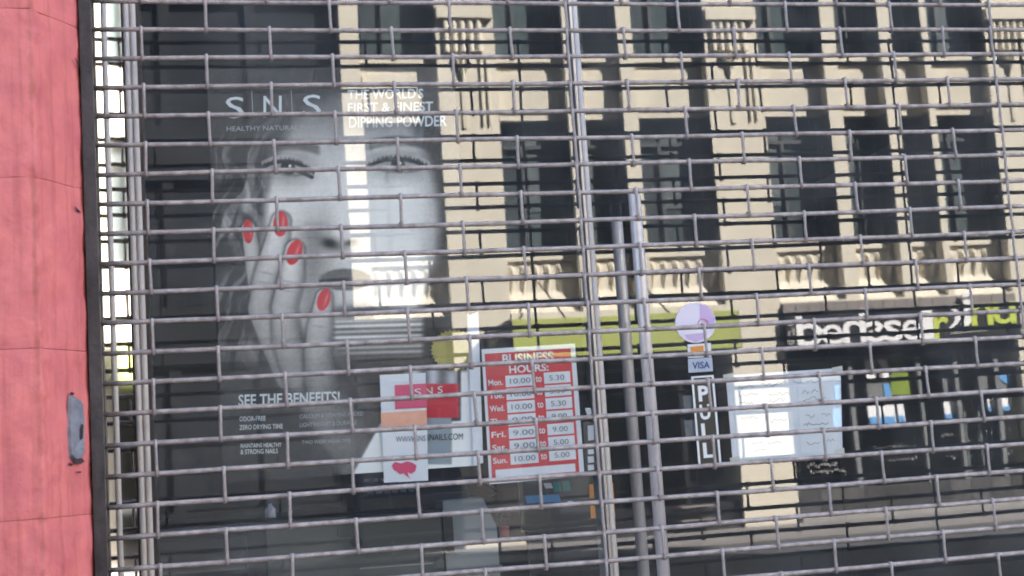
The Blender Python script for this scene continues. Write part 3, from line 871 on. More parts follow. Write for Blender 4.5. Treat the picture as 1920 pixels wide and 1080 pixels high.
tag(vsk, 'pale blue card sticker with navy lettering over the pull sign', 'sticker')
poster_text('lettering', [('VISA', 1298, 679, 1331, 692, 0.02, -0.05)], M['visa_blue'], y=0.1976, parent=vsk)
ps = quad_sheet('pull_sign', [(1296, 706), (1338, 703), (1353, 871), (1310, 874)], 0.1985, M['black'])
tag(ps, 'narrow black upright door sign with white bordered letters reading downwards', 'sign')
def ppt(u, v):
    x = (1296 * (1 - u) + 1338 * u) * (1 - v) + (1310 * (1 - u) + 1353 * u) * v
    y = (706 * (1 - u) + 703 * u) * (1 - v) + (874 * (1 - u) + 871 * u) * v
    return x, y
for u0, u1, v0, v1 in ((0.0, 1.0, 0.0, 0.02), (0.0, 1.0, 0.98, 1.0), (0.0, 0.09, 0.021, 0.979), (0.91, 1.0, 0.021, 0.979)):
    quad_sheet('border', [ppt(u0, v0), ppt(u1, v0), ppt(u1, v1), ppt(u0, v1)], 0.1976, M['letter_white'], ps, 0.0005)
b = bmesh.new()
for s, v0, v1 in (('P', 0.11, 0.285), ('U', 0.32, 0.49), ('L', 0.53, 0.70), ('L', 0.745, 0.915)):
    def quad(u, v, v0=v0, v1=v1):
        P = np.array([at(*ppt(0.25 + a * 0.46, v1 + c * (v0 - v1)), 0.1972) for a, c in zip(u, v)]); return P[:, 0], P[:, 1]
    letter_into(b, s, 0, 0, 0, 0, 0.1972, 0.035, quad=quad)
bm_obj('lettering', b, M['letter_white'], ps)
# taped up paper notice, six cells with pen notes
nt_ = quad_sheet('paper_notice', [(1361, 704), (1576, 690), (1580, 852), (1374, 868)], 0.2045, M['paper_blue'])
tag(nt_, 'pale paper notice of six white cells with pen notes on the door glass', 'notice')
def npt(u, v):
    x = (1361 * (1 - u) + 1576 * u) * (1 - v) + (1374 * (1 - u) + 1580 * u) * v
    y = (704 * (1 - u) + 690 * u) * (1 - v) + (868 * (1 - u) + 852 * u) * v
    return x, y
cells = [(0.05, 0.30), (0.32, 0.57), (0.62, 0.95)]
for v0, v1 in ((0.03, 0.12), (0.17, 0.37), (0.41, 0.68), (0.72, 0.96)):
    for u0, u1 in cells:
        quad_sheet('cell', [npt(u0, v0), npt(u1, v0), npt(u1, v1), npt(u0, v1)], 0.2036, M['paper'], nt_, 0.0005)
mbp = MB(); rr = random.Random(11)
def scrib(u0, u1, v, amp):
    n = int((u1 - u0) * 70)
    pts = []
    for i in range(n + 1):
        u = u0 + (u1 - u0) * i / n
        x_, z_ = at(*npt(u, v + rr.uniform(-amp, amp)), 0.2030)
        pts.append((x_, 0.2030, z_))
    mbp.tube(pts, 0.0005, 4)
for u0, u1, v in ((0.10, 0.24, 0.14), (0.30, 0.52, 0.135), (0.58, 0.66, 0.13), (0.70, 0.80, 0.125), (0.10, 0.22, 0.33), (0.66, 0.72, 0.25), (0.74, 0.80, 0.245), (0.68, 0.76, 0.53), (0.82, 0.90, 0.53), (0.18, 0.28, 0.80), (0.33, 0.45, 0.80), (0.10, 0.27, 0.24), (0.36, 0.54, 0.25), (0.36, 0.50, 0.32), (0.10, 0.26, 0.50), (0.36, 0.52, 0.56), (0.66, 0.86, 0.33), (0.66, 0.88, 0.62), (0.20, 0.30, 0.87), (0.68, 0.80, 0.84), (0.86, 0.93, 0.83)):
    scrib(u0, u1, v, 0.022)
mbp.build('pen_note', M['grey_ink'], nt_)
M['tape'] = mat('cloudy_tape', (0.62, 0.61, 0.55), 0.3)
for u, v in ((0.02, 0.02), (0.97, 0.02), (0.02, 0.97), (0.97, 0.97)):
    quad_sheet('tape', [npt(u - 0.045, v - 0.03), npt(u + 0.045, v - 0.045), npt(u + 0.05, v + 0.03), npt(u - 0.04, v + 0.045)], 0.2030, M['tape'], nt_, 0.0004)

# =================================================================== INSIDE THE SHOP
ct = thing('reception_counter', 'grey green laminate reception counter inside the shop under the poster', 'counter', (0.5, 0.6, 0))
def X_(px, py, Y): return at(px, py, Y)[0]
def Z_(px, py, Y): return at(px, py, Y)[1]
Y0 = 0.55
xl, xr = X_(500, 1000, Y0), X_(829, 1000, Y0)
zt = Z_(660, 980, Y0)
box('front_panel', M['counter'], ct, xl, xr, Y0, Y0 + 0.02, 0.0, zt - 0.002)
box('end_panel', M['counter_black'], ct, xl - 0.04, xl - 0.002, Y0 + 0.03, Y0 + 0.5, 0.0, zt - 0.002)
box('front_panel', M['inner_wall'], ct, xl - 0.30, xl - 0.042, Y0 + 0.012, Y0 + 0.03, 0.0, zt - 0.01)
box('worktop', M['counter_black'], ct, xl - 0.31, xr + 0.003, Y0 - 0.012, Y0 + 0.62, zt, zt + 0.016, bevel=0.004)
gx, gz = at(668, 1016, Y0)
MB().tube([(gx, Y0 - 0.002, gz), (gx, Y0 + 0.001, gz)], 0.0125, 24).build('grommet', M['ink'], ct)
s0, s1 = at(675, 1066, Y0), at(812, 1056, Y0)
MB().tube([(s0[0], Y0 - 0.0015, s0[1]), (s1[0], Y0 - 0.0015, s1[1])], 0.0012, 5).build('edge_trim', M['chrome'], ct)
cb = thing('side_cabinet', 'pale grey laminate cabinet standing right of the dark counter', 'cabinet', (0.75, 0.6, 0))
x0_, x1_ = X_(834, 1000, Y0), X_(936, 1000, Y0)
ztc = Z_(900, 935, Y0)
MB().prism([(x0_, 0.0), (x1_ + 0.012, 0.0), (x1_ - 0.004, ztc - 0.06), (x1_ - 0.03, ztc), (x0_, ztc)], 'y', Y0 + 0.004, Y0 + 0.45).build('carcass', M['counter_light'], cb)
box('slot', M['counter_black'], cb, x0_ + 0.001, x0_ + 0.018, Y0 - 0.004, Y0 + 0.003, Z_(840, 1035, Y0), Z_(840, 968, Y0))
box('base_rail', M['kerb'], cb, x0_ + 0.002, x1_ + 0.002, Y0 - 0.002, Y0 + 0.003, Z_(880, 1078, Y0), Z_(880, 1064, Y0))
# black till and its cord on the worktop
tl = thing('card_terminal', 'black till with a curled cord on the worktop behind the leaflet', 'till', (0.55, 0.8, zt))
xa, xb = X_(655, 940, 0.8), X_(862, 940, 0.8)
zb_ = zt + 0.017
MB().prism([(0.66, zb_), (0.98, zb_), (0.98, zb_ + 0.115), (0.80, zb_ + 0.095), (0.66, zb_ + 0.03)], 'x', xa, xb).build('body', M['counter_black'], tl, bevel=0.004)
for i in range(6):
    for j in range(3):
        xx = xa + 0.03 + i * 0.018
        MB().box(xx, xx + 0.013, 0.672 + j * 0.03, 0.692 + j * 0.03, zb_ + 0.036 + j * 0.0135, zb_ + 0.043 + j * 0.0135).build('key', M['grey_ink'], tl)
pts = [(xb - 0.02 + 0.09 * math.sin(t * 0.35), 0.70 + 0.01 * t * 0.1, zt + 0.05 + 0.022 * math.cos(t * 0.5)) for t in range(0, 10)]
MB().tube(pts, 0.003, 6).build('cord', M['ink'], tl)
# spray bottle
bt = thing('spray_bottle', 'small pale blue plastic bottle standing on the dark worktop', 'bottle', (0, 0, 0))
bx_, bz_ = X_(505, 915, 0.72), zt + 0.017
n = 12
prof = [(0.011, 0), (0.012, 0.006), (0.012, 0.018), (0.007, 0.024), (0.004, 0.027), (0.004, 0.031)]
MB().tube([(bx_, 0.72, bz_ + h) for r_, h in prof], [r_ for r_, h in prof], 14).build('body', M['paper_blue'], bt, smooth=True)
box('cap', M['visa_blue'], bt, bx_ - 0.006, bx_ + 0.006, 0.714, 0.726, bz_ + 0.0312, bz_ + 0.038)
# potted plant
pp = thing('potted_plant', 'small pink pot with a dark leafy plant beside the pale cabinet', 'potted plant', (0, 0, 0))
qx, qz = at(946, 1012, 0.72)
MB().tube([(qx, 0.72, qz), (qx, 0.72, qz + 0.026), (qx, 0.72, qz + 0.030)], [0.0095, 0.012, 0.0125], 14).build('pot', M['terracotta'], pp, smooth=True)
mbp = MB()
for i in range(90):
    a = rr.uniform(0, 6.28); r_ = rr.uniform(0.002, 0.016); h = rr.uniform(0.034, 0.066)
    c = Vector((qx + r_ * math.cos(a), 0.72 + r_ * math.sin(a), qz + h))
    u = Vector((rr.uniform(-1, 1), rr.uniform(-1, 1), rr.uniform(-1, 1))).normalized() * 0.006
    v = u.cross(Vector((rr.uniform(-1, 1), rr.uniform(-1, 1), 1))).normalized() * 0.0035
    n = len(mbp.v)
    mbp.v += [tuple(c - u), tuple(c + v), tuple(c + u), tuple(c - v)]
    mbp.f.append((n, n + 1, n + 2, n + 3))
mbp.build('foliage', M['leafy'], pp)
MB().tube([(qx, 0.72, qz + 0.028), (qx + 0.001, 0.72, qz + 0.06)], 0.0015, 5).build('stem', M['leafy'], pp)
box('shelf', M['counter_black'], cb, x1_ + 0.014, x1_ + 0.16, 0.62, 0.82, qz - 0.012, qz - 0.001)

# =================================================================== CREAM BUILDING ACROSS THE STREET
cbld = thing('cream_building', 'sunlit cream stone building with dark windows and carved panels', 'building', (10, FY, 0))
BT = 13.4
SPD, WND, CORE = 0.30, 0.42, 0.95      # recess of spandrel, window and core behind the pier face
def vb(name, m, x0, x1, d0, d1, z0, z1, parent=cbld, bevel=0.0):
    """box on the far facade; d = depth behind the pier face (negative stands proud)"""
    return box(name, m, parent, x0, x1, FY - d0, FY - d1, z0, z1, bevel)
Z_SILL2, Z_HEAD, Z_SILL, Z_PT, Z_PB, Z_CO = 9.10, 7.90, 5.41, 5.20, 4.52, 4.20
Z_HEAD2 = 11.6
piers = [(2.68, 3.02), (4.45, 5.554), (9.745, 10.838), (15.779, 16.9), (21.4, 22.5)]
mullions = [(6.905, 7.176), (7.985, 8.278), (12.20, 12.50), (13.45, 13.70), (14.36, 14.50), (18.2, 18.45), (19.6, 19.85)]
bays = [(3.02, 4.45, []), (5.554, 9.745, mullions[0:2]), (10.838, 15.779, mullions[2:5]), (16.9, 21.4, mullions[5:7])]
for x0, x1 in piers:
    zb = 4.202 if x0 < 3 else 0.0
    vb('pilaster', M['cream'], x0, x1, 0.0, 0.94, zb, BT)
for x0, x1 in mullions:
    vb('mullion', M['cream'], x0, x1, 0.0, 0.94, Z_CO + 0.002, BT)
vb('core_wall', M['room'], 2.70, 22.4, 2.9, 3.1, 0.0, BT)
vb('roof', M['kerb'], 2.68, 22.5, 0.96, 3.2, BT - 0.2, BT + 0.02)
vb('side_wall', M['cream_panel'], 2.66, 2.679, 0.0, 3.1, 4.2, BT)
vb('side_wall', M['black'], 2.66, 2.679, 0.0, 3.1, 0.0, 4.198)
vb('side_wall', M['cream_panel'], 22.501, 22.52, 0.0, 3.1, 0.0, BT)
def carved_leaf():
    """upright carved leaf: a ridge that swells to the front and points down"""
    mb = MB()
    N = 6; rows = []
    for i in range(N + 1):
        t = i / N
        z = 0.27 - 0.54 * t
        wdt = 0.075 * (1 - 0.75 * t ** 2) + 0.004
        out = 0.03 + 0.06 * math.sin(math.pi * min(1, t * 1.15)) * (1 if t < 0.87 else 0.6)
        sh = 0.02 * math.sin(t * 5)
        rows.append([(-wdt + sh, 0.0, z), (-wdt * 0.35 + sh, out * 0.55, z), (0.012 + sh, out, z - 0.01), (wdt * 0.5 + sh, out * 0.35, z), (wdt + sh, 0.0, z)])
    for r_ in rows: mb.v += r_
    for i in range(N):
        for j in range(4):
            a = i * 5 + j
            mb.f.append((a, a + 1, a + 6, a + 5))
    mb.f.append((0, 4, 3, 2, 1)); mb.f.append((N * 5, N * 5 + 1, N * 5 + 2, N * 5 + 3, N * 5 + 4))
    return mb.mesh('carved_leaf', M['cream_panel'])
LEAF = carved_leaf()
rb = random.Random(21)
def put_copy(name, me, loc, parent):
    o = bpy.data.objects.new(name, me); COL.objects.link(o); o.parent = parent
    o.location = Vector(loc) - Vector(parent.location)
    return o
def window(x0, x1, z0, z1, split):
    wi = vb('window', M['win_frame'], x0 - 0.02, x1 + 0.02, WND + 0.12, WND + 0.16, z0 + 0.0, z0 + 0.07)
    f = MB(); y0, y1 = FY - WND, FY - WND - 0.06
    f.box(x0, x0 + 0.07, y0, y1, z0, z1); f.box(x1 - 0.07, x1, y0, y1, z0, z1)
    f.box(x0 + 0.071, x1 - 0.071, y0, y1, z1 - 0.08, z1); f.box(x0 + 0.071, x1 - 0.071, y0, y1, z0, z0 + 0.08)
    f.build('frame', M['win_frame'], wi)
    for xa_, xb_ in ((x0 + 0.001, x0 + 0.02), (x1 - 0.02, x1 - 0.001)):  # linings in the frame colour, added to darken the jambs like shade
        box('shade_lining', M['win_frame'], wi, xa_, xb_, y0 + 0.001, FY - 0.03, z0, z1)
    zm = z0 + (z1 - z0) * 0.80
    b = MB()
    b.box(x0 + 0.071, x1 - 0.071, y0 - 0.005, y1 + 0.005, zm - 0.035, zm + 0.035)
    xs = [x0 + (x1 - x0) * t for t in split]
    for xx in xs:
        b.box(xx - 0.03, xx + 0.03, y0 - 0.008, y1 + 0.008, z0 + 0.081, zm - 0.036)
    b.build('glazing_bar', M['win_frame'], wi)
    edges = [x0 + 0.07] + xs + [x1 - 0.07]
    for a, b_ in zip(edges[:-1], edges[1:]):
        me = bpy.data.meshes.new('pane')
        yy = y0 - 0.03 - rb.uniform(0, 0.006)
        tilt = rb.uniform(-0.006, 0.006)
        me.from_pydata([(a, yy, z0), (b_, yy + tilt, z0), (b_, yy + tilt, z1), (a, yy, z1)], [], [(0, 1, 2, 3)])
        me.materials.append(M['win_glass']); link('pane', me, wi)
    for q_, (a, b_) in enumerate(zip(edges[:-1], edges[1:])):
        cm_ = M['curtain'][rb.randrange(3)]
        MB().box(a + 0.03, b_ - 0.03, y1 - 0.03, y1 - 0.035, z0 + 0.03, z1 - 0.02).build('curtain', cm_, wi)
    # blinds hung part way
    if rb.random() < 0.75:
        hb = rb.choice([0.25, 0.45, 0.7, 0.95])
        k = rb.randrange(len(edges) - 1)
        MB().box(edges[k] + 0.04, edges[k + 1] - 0.04, y1 - 0.012, y1 - 0.022, z1 - (z1 - z0) * hb, z1 - 0.02).build('blind', M['blind'], wi)
    return wi
for bx0, bx1, ms in bays:
    ed = [bx0] + [e for mm in ms for e in mm] + [bx1]
    cols = [(ed[i], ed[i + 1]) for i in range(0, len(ed), 2)]
    for c0_, c1_ in cols:
        wd = c1_ - c0_
        split = [0.36] if wd > 1.0 else ([0.5] if wd > 0.7 else [])
        window(c0_, c1_, Z_SILL, Z_HEAD, split)
        window(c0_, c1_, Z_SILL2 + 0.02, Z_HEAD2, split)
        # spandrel between the storeys: recessed flat panel, raised field and sill
        sp = vb('spandrel', M['cream_panel'], c0_, c1_, SPD, 0.92, Z_HEAD, Z_SILL2 - 0.10)
        vb('raised_field', M['cream_panel'], c0_ + 0.06, c1_ - 0.06, SPD - 0.03, SPD - 0.001, Z_HEAD + 0.14, Z_SILL2 - 0.30, sp)
        vb('sill', M['cream'], c0_ + 0.001, c1_ - 0.001, SPD - 0.10, 0.92, Z_SILL2 - 0.098, Z_SILL2)
        vb('spandrel', M['cream_panel'], c0_, c1_, SPD, 0.92, Z_HEAD2 + 0.002, BT - 0.22)
        # carved panel under the lower windows on a sloping base
        vb('sill', M['cream'], c0_ + 0.001, c1_ - 0.001, SPD - 0.07, 0.92, Z_PT + 0.0, Z_SILL)
        cp = vb('carved_panel', M['cream_panel'], c0_, c1_, SPD + 0.0, 0.92, Z_CO + 0.0, Z_PT - 0.002)
        nl = max(2, int(round(wd / 0.235)))
        for i in range(nl):
            xx = c0_ + wd * (i + 0.5) / nl
            put_copy('carved_leaf', LEAF, (xx, FY - SPD, 4.86), cbld).parent = cp
        n0 = MB(); yb_ = FY - SPD
        n0.v = [(c0_ + .001, yb_ + 0.001, 4.62), (c1_ - .001, yb_ + 0.001, 4.62), (c1_ - .001, FY - 0.10, Z_CO + 0.001), (c0_ + .001, FY - 0.10, Z_CO + 0.001), (c0_ + .001, yb_ + .001, Z_CO + .001), (c1_ - .001, yb_ + .001, Z_CO + .001)]
        n0.f = [(0, 1, 2, 3), (3, 2, 5, 4), (0, 3, 4), (1, 5, 2), (0, 4, 5, 1)]
        n0.build('sloping_base', M['cream_panel'], cbld)
# fix parents of the carved leaves: they were placed relative to the building
for o in bpy.data.objects:
    if o.name.startswith('carved_leaf'):
        o.matrix_parent_inverse = Matrix.Translation(Vector(cbld.location))
# capitals on the piers: reeds, drop ornament, grooves
def drop_mesh():
    mb = MB()
    for dx, l, w_ in ((-0.13, 0.34, 0.06), (0.0, 0.62, 0.075), (0.13, 0.34, 0.06)):
        n = len(mb.v)
        lean = dx * 0.45
        mb.v += [(dx - w_, 0, 0), (dx, 0.11, -0.02), (dx + w_, 0, 0), (dx - w_ * 0.8 - lean * .5, 0, -l * 0.45), (dx - lean * .5, 0.10, -l * 0.5), (dx + w_ * 0.8 - lean * .5, 0, -l * 0.45), (dx - lean, 0.01, -l)]
        mb.f += [(n, n + 1, n + 4, n + 3), (n + 1, n + 2, n + 5, n + 4), (n + 3, n + 4, n + 6), (n + 4, n + 5, n + 6), (n, n + 2, n + 1)]
    return mb.mesh('drop_ornament', M['cream'])
DROP = drop_mesh()
def reed_mesh():
    mb = MB(); N = 8
    for z in (0.0, 0.62):
        for i in range(N + 1):
            a = math.pi * i / N
            mb.v.append((0.068 * math.cos(a), 0.085 * math.sin(a), z))
    for i in range(N):
        mb.f.append((i, i + 1, N + 2 + i, N + 1 + i))
    mb.f.append(tuple(range(N + 1))); mb.f.append(tuple(N + 1 + i for i in reversed(range(N + 1))))
    return mb.mesh('reed', M['cream'])
REED = reed_mesh()
for x0, x1 in piers[1:]:
    xc = (x0 + x1) / 2 - 0.03
    for i in range(5):
        put_copy('reed', REED, (xc - 0.34 + 0.155 * i, FY, 9.14), cbld)
    vb('cap_block', M['cream'], x0 + 0.02, x1 - 0.02, -0.12, -0.001, 9.78, 10.02)
    put_copy('drop_ornament', DROP, (xc - 0.06, FY, 9.10), cbld)
    vb('stem', M['cream_panel'], xc - 0.10, xc - 0.02, -0.03, -0.001, 7.7, 8.45)
    for gx_ in (xc + 0.30, xc + 0.42):
        vb('moulding', M['cream'], gx_ - 0.03, gx_, -0.045, -0.001, 7.75, 9.08)
# cornice ledge and frieze above the shops
vb('cornice', M['cream'], 5.556, 9.743, -0.02, 0.92, 3.98, Z_CO - 0.001)
vb('cornice', M['cream'], 10.84, 15.777, -0.02, 0.92, 4.162, Z_CO - 0.001)
vb('cornice', M['cream'], 16.902, 21.398, -0.02, 0.92, 4.05, Z_CO - 0.001)
vb('cornice', M['black'], 2.68, 4.448, -0.02, 0.92, 4.0, Z_CO - 0.001)
vb('shop_wall', M['black'], 2.68, 4.448, 0.10, 0.45, 0.0, 3.998)
vb('shop_wall', M['canopy'], 16.902, 21.398, 0.30, 0.45, 0.0, 4.048)

# ground floor shop under the lime canopy: dark recess with goods
rs = thing('canopy_shop', 'dark shopfront in the shade under the lime green canopy across the street', 'shopfront', (7.6, FY, 0))
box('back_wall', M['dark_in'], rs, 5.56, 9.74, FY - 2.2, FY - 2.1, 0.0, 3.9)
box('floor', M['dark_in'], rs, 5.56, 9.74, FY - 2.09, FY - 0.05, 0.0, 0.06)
for px_ in (1110, 1225, 1290):
    xx = X_(px_, 850, 22.4)
    box('post', M['black'], rs, xx - 0.05, xx + 0.05, FY - 0.25, FY - 0.15, 0.06, 3.9)
flat = bpy.data.meshes.new('pane')
flat.from_pydata([(5.56, FY - 0.2, 0.5), (9.74, FY - 0.2, 0.5), (9.74, FY - 0.2, 3.9), (5.56, FY - 0.2, 3.9)], [], [(0, 1, 2, 3)])
flat.materials.append(M['far_glass']); link('pane', flat, rs)
box('stall_riser', M['black'], rs, 5.56, 9.74, FY - 0.26, FY - 0.14, 0.061, 0.499)
def vquad(name, pts, V, m, parent=None, thick=0.02):
    """flat sheet seen in the glass at virtual depth V (photograph pixels)"""
    b = bmesh.new()
    f = b.faces.new([b.verts.new((at(px, py, V)[0], ry(V), at(px, py, V)[1])) for px, py in pts])
    r = bmesh.ops.extrude_face_region(b, geom=[f])
    bmesh.ops.translate(b, verts=[g for g in r['geom'] if isinstance(g, bmesh.types.BMVert)], vec=(0, -thick, 0))
    return bm_obj(name, b, m, parent)
def vrect(px0, py0, px1, py1, sl=-0.05):
    d = sl * (px1 - px0)
    return [(px0, py0), (px1, py0 + d), (px1 + 4, py1 + d), (px0 + 4, py1)]
lb = None
VP = 22.585
def far_poster(name, rect, m, label, cat='poster', group=lb, V=VP):
    return tag(vquad(name, vrect(*rect), V, m), label, cat, group)
ds_ = thing('display_stand', 'low black display board with cards inside the shop below the hours sign', 'display stand', (1.0, 0.34, 0))
bx0, bz1 = at(972, 893, 0.335); bx1, bz0 = at(1168, 984, 0.335)
box('board', M['counter_black'], ds_, bx0, bx1, 0.335, 0.345, bz0, bz1)
for xx in (bx0 + 0.02, bx1 - 0.02):
    box('leg', M['counter_black'], ds_, xx - 0.006, xx + 0.006, 0.3455, 0.36, 0.0, bz1 - 0.01)
box('ledge', M['counter_black'], ds_, bx0, bx1, 0.318, 0.334, bz0, bz0 + 0.004)
gl = 'cards on the display board inside the shop'
def in_card(name, rect, m, label, cat='card', group=gl, Y=0.333):
    return tag(quad_sheet(name, vrect(*rect), Y, m, None, 0.001), label, cat, group)
in_card('teal_card', (1036, 904, 1049, 922), M['teal'], 'small teal card beside its twin on the black display board')
in_card('teal_card', (1053, 902, 1067, 921), M['teal'], 'small teal card on the right of its twin on the display board')
in_card('blue_banner', (984, 930, 1048, 944), M['blue'], 'wide blue strip low on the display board under two teal cards', 'banner')
oc = in_card('orange_poster', (1104, 908, 1150, 972), M['orange'], 'upright orange poster behind the door post on the display board', 'poster')
quad_sheet('dark_band', vrect(1104, 935, 1150, 943), 0.3322, M['ink'], oc, 0.0004)
in_card('white_card', (1019, 906, 1033, 916), M['paper'], 'white card left of the two teal cards on the display board')
in_card('white_card', (1064, 940, 1074, 946), M['paper'], 'tiny white card low on the board right of the blue strip')
gn = 'small notices stuck inside the glass'
for nm_, rect_, m_, lab_ in (('pale_notice', (1280, 742, 1303, 772), M['blind'], 'grey notice on the door glass just left of the letter P'),
                             ('pale_notice', (1283, 788, 1306, 826), M['blind'], 'taller grey notice on the door glass left of the lower pull sign letters'),
                             ('pale_notice', (1097, 765, 1107, 780), M['paper'], 'tiny white notice high beside the right edge of the hours sign')):
    tag(quad_sheet(nm_, vrect(*rect_), 0.2045, m_, None, 0.0008), lab_, 'notice', gn)
ns_ = tag(quad_sheet('notice_strip', [(1093, 792), (1118, 790), (1124, 888), (1099, 890)], 0.2055, M['win_frame'], None, 0.0008), 'narrow dark notice strip with white blocks right of the hours sign', 'notice', gn)
for y0_, y1_ in ((798, 826), (832, 838), (843, 852), (856, 868), (872, 882)):
    quad_sheet('white_block', [(1102, y0_), (1113, y0_ - 1), (1114, y1_ - 1), (1103, y1_)], 0.2046, M['paper'], ns_, 0.0004)
st_ = thing('metal_steps', 'grey metal steps at the doorway of the shop under the canopy', 'steps', (8.7, FY, 0))
for i, yy in enumerate((950, 960, 975, 983)):
    xa, za = at(1272, yy, 22.3); xb, zb2 = at(1336, yy - 3, 22.3)
    box('tread', M['clad'], st_, xa, xb, FY - 0.1, FY + 0.25 + 0.02 * i, za - 0.03, za)
# lime canopy
lime = thing('lime_canopy', 'flat street canopy with a wide lime green fascia board', 'canopy', (7, FY + 1.2, 3.5))
LX0, LX1 = 5.06, 9.05
zt_, zb_ = 3.86, 3.20
box('roof_deck', M['canopy'], lime, LX0 + 0.002, LX1 - 0.002, FY + 0.002, FY + 2.23, zt_ - 0.10, zt_ - 0.01)
box('soffit', M['canopy'], lime, LX0 + 0.002, LX1 - 0.002, FY + 0.03, FY + 2.23, zb_ + 0.05, zb_ + 0.12)
box('fascia', M['lime'], lime, LX0, LX1, FY + 2.232, FY + 2.30, zb_, zt_, bevel=0.01)
MB().prism([(FY + 0.002, zb_ + 0.08), (FY + 2.23, zb_ + 0.0), (FY + 2.23, zt_), (FY + 0.002, zt_ - 0.02)], 'x', LX0 - 0.04, LX0 - 0.001).build('end_board', M['canopy'], lime)
MB().prism([(FY + 0.002, zb_ + 0.08), (FY + 2.23, zb_ + 0.0), (FY + 2.23, zt_), (FY + 0.002, zt_ - 0.02)], 'x', LX1 + 0.001, LX1 + 0.04).build('end_board', M['canopy'], lime)
for xx in (6.1, 8.0):
    MB().tube([(xx, FY + 1.9, zt_ - 0.02), (xx, FY + 0.01, zt_ + 0.9)], 0.02, 6).build('tie_rod', M['bronze'], lime)

# right hand shop: grey cladding, black fascia sign, dark glass with posters
bs_ = thing('black_shop', 'black shopfront with tall glass bays below the black fascia sign', 'shopfront', (13, FY, 0))
xs0, xs1 = 10.842, 15.775
box('stall_riser', M['canopy'], bs_, xs0, xs1, FY - 0.30, FY - 0.02, 0.0, Z_(1600, 915, 22.4))
zr = Z_(1600, 915, 22.4)
M['tile'] = [mat('grey_base_tile', c_, 0.35, var=0.25, scale=4) for c_ in ((0.075, 0.07, 0.068), (0.10, 0.095, 0.09), (0.055, 0.052, 0.052))]
for i in range(11):
    xa_ = xs0 + (xs1 - xs0) * i / 11; xb_ = xs0 + (xs1 - xs0) * (i + 1) / 11
    for j in range(2):
        z0_ = 0.10 + (zr - 0.10) * j / 2
        box('base_tile', M['tile'][rb.randrange(3)], bs_, xa_ + 0.008, xb_ - 0.008, FY - 0.018, FY - 0.004 + rb.uniform(0, 0.006), z0_ + 0.006, z0_ + (zr - 0.10) / 2 - 0.006)
box('step', M['kerb'], bs_, xs0, xs1, FY - 0.018, FY + 0.12, 0.014, 0.098)
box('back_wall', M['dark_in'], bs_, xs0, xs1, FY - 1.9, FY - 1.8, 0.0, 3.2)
box('lintel', M['black'], bs_, xs0, xs1, FY - 0.30, FY - 0.02, 3.0, 3.24)
for px_ in (1603, 1733, 1803, 1880):
    xx = X_(px_, 740, 22.4)
    box('post', M['blind'], bs_, xx - 0.045, xx + 0.045, FY - 0.20, FY - 0.10, Z_(1600, 915, 22.4) + 0.002, 2.998)
me = bpy.data.meshes.new('pane'); zz0 = Z_(1600, 915, 22.4)
me.from_pydata([(xs0, FY - 0.22, zz0), (xs1, FY - 0.22, zz0), (xs1, FY - 0.22, 3.0), (xs0, FY - 0.22, 3.0)], [], [(0, 1, 2, 3)])
me.materials.append(M['far_glass']); link('pane', me, bs_)
# rows of small mottled print along the foot of the glass
mb = MB(); rq = random.Random(9)
for (xa, ya, xb, n) in ((1640, 838, 1730, 16), (1640, 860, 1735, 14), (1515, 872, 1575, 12), (1520, 884, 1590, 14), (1765, 812, 1800, 6), (1850, 806, 1905, 5), (1775, 855, 1798, 4), (1870, 845, 1905, 6), (1530, 828, 1560, 5)):
    for i in range(n):
        px_ = xa + (xb - xa) * i / n; py_ = ya - 0.05 * (px_ - xa) + rq.uniform(-3, 3)
        x_, z_ = at(px_, py_, 22.6)
        w_, h_ = rq.uniform(0.015, 0.04), rq.uniform(0.02, 0.07)
        mb.box(x_, x_ + w_, FY - 0.215, FY - 0.212, z_ - h_, z_)
o = mb.build('window_print', M['letter_grey'], bs_)
gb = 'posters in the window of the black shop'
def rp(name, rect, m, label, cat='poster'): return far_poster(name, rect, m, label, cat, gb, 22.605)
p_ = rp('tall_poster', (1500, 682, 1572, 716), M['blind'], 'pale poster top half hidden behind the paper notice')
p_ = rp('tall_poster', (1560, 718, 1574, 802), M['blue'], 'narrow blue poster edge beside the paper notice')
p_ = rp('square_poster', (1622, 676, 1664, 712), M['paper'], 'white poster with a grey portrait at the top of the first bay')
vquad('grey_figure', vrect(1640, 682, 1652, 708), 22.59, M['clad'], p_, 0.003)
p_ = rp('square_poster', (1625, 720, 1668, 748), M['blind'], 'grey and white poster with a blue edge in the first bay')
vquad('blue_edge', vrect(1656, 721, 1668, 746), 22.59, M['blue'], p_, 0.003)
p_ = rp('low_poster', (1627, 762, 1676, 797), M['paper'], 'white poster with a blue foot in the first bay')
vquad('blue_foot', vrect(1630, 783, 1676, 796), 22.59, M['blue'], p_, 0.003)
p_ = rp('low_poster', (1681, 758, 1693, 792), M['paper_blue'], 'slim pale strip poster with blue foot beside the first bay')
vquad('blue_foot', vrect(1682, 780, 1693, 791), 22.59, M['blue'], p_, 0.003)
lime_g = tag(vquad('lime_jacket', [(1677, 655), (1690, 652), (1694, 672), (1706, 700), (1712, 740), (1670, 742), (1672, 700), (1676, 672)], 22.62, M['leaf_green'], None, 0.12), 'lime green jacket hanging in the window of the black shop', 'jacket', gb)
p_ = rp('low_poster', (1766, 705, 1788, 738), M['blind'], 'grey portrait poster above a white one in the narrow bay')
p_ = rp('low_poster', (1768, 752, 1794, 785), M['paper'], 'white poster with blue foot in the narrow bay')
vquad('blue_foot', vrect(1770, 776, 1794, 784), 22.59, M['blue'], p_, 0.003)
p_ = rp('wide_poster', (1834, 700, 1896, 730), M['blind'], 'grey and blue poster in the last bay')
vquad('blue_edge', [(1866, 700), (1896, 697), (1898, 724), (1880, 712)], 22.59, M['blue'], p_, 0.003)
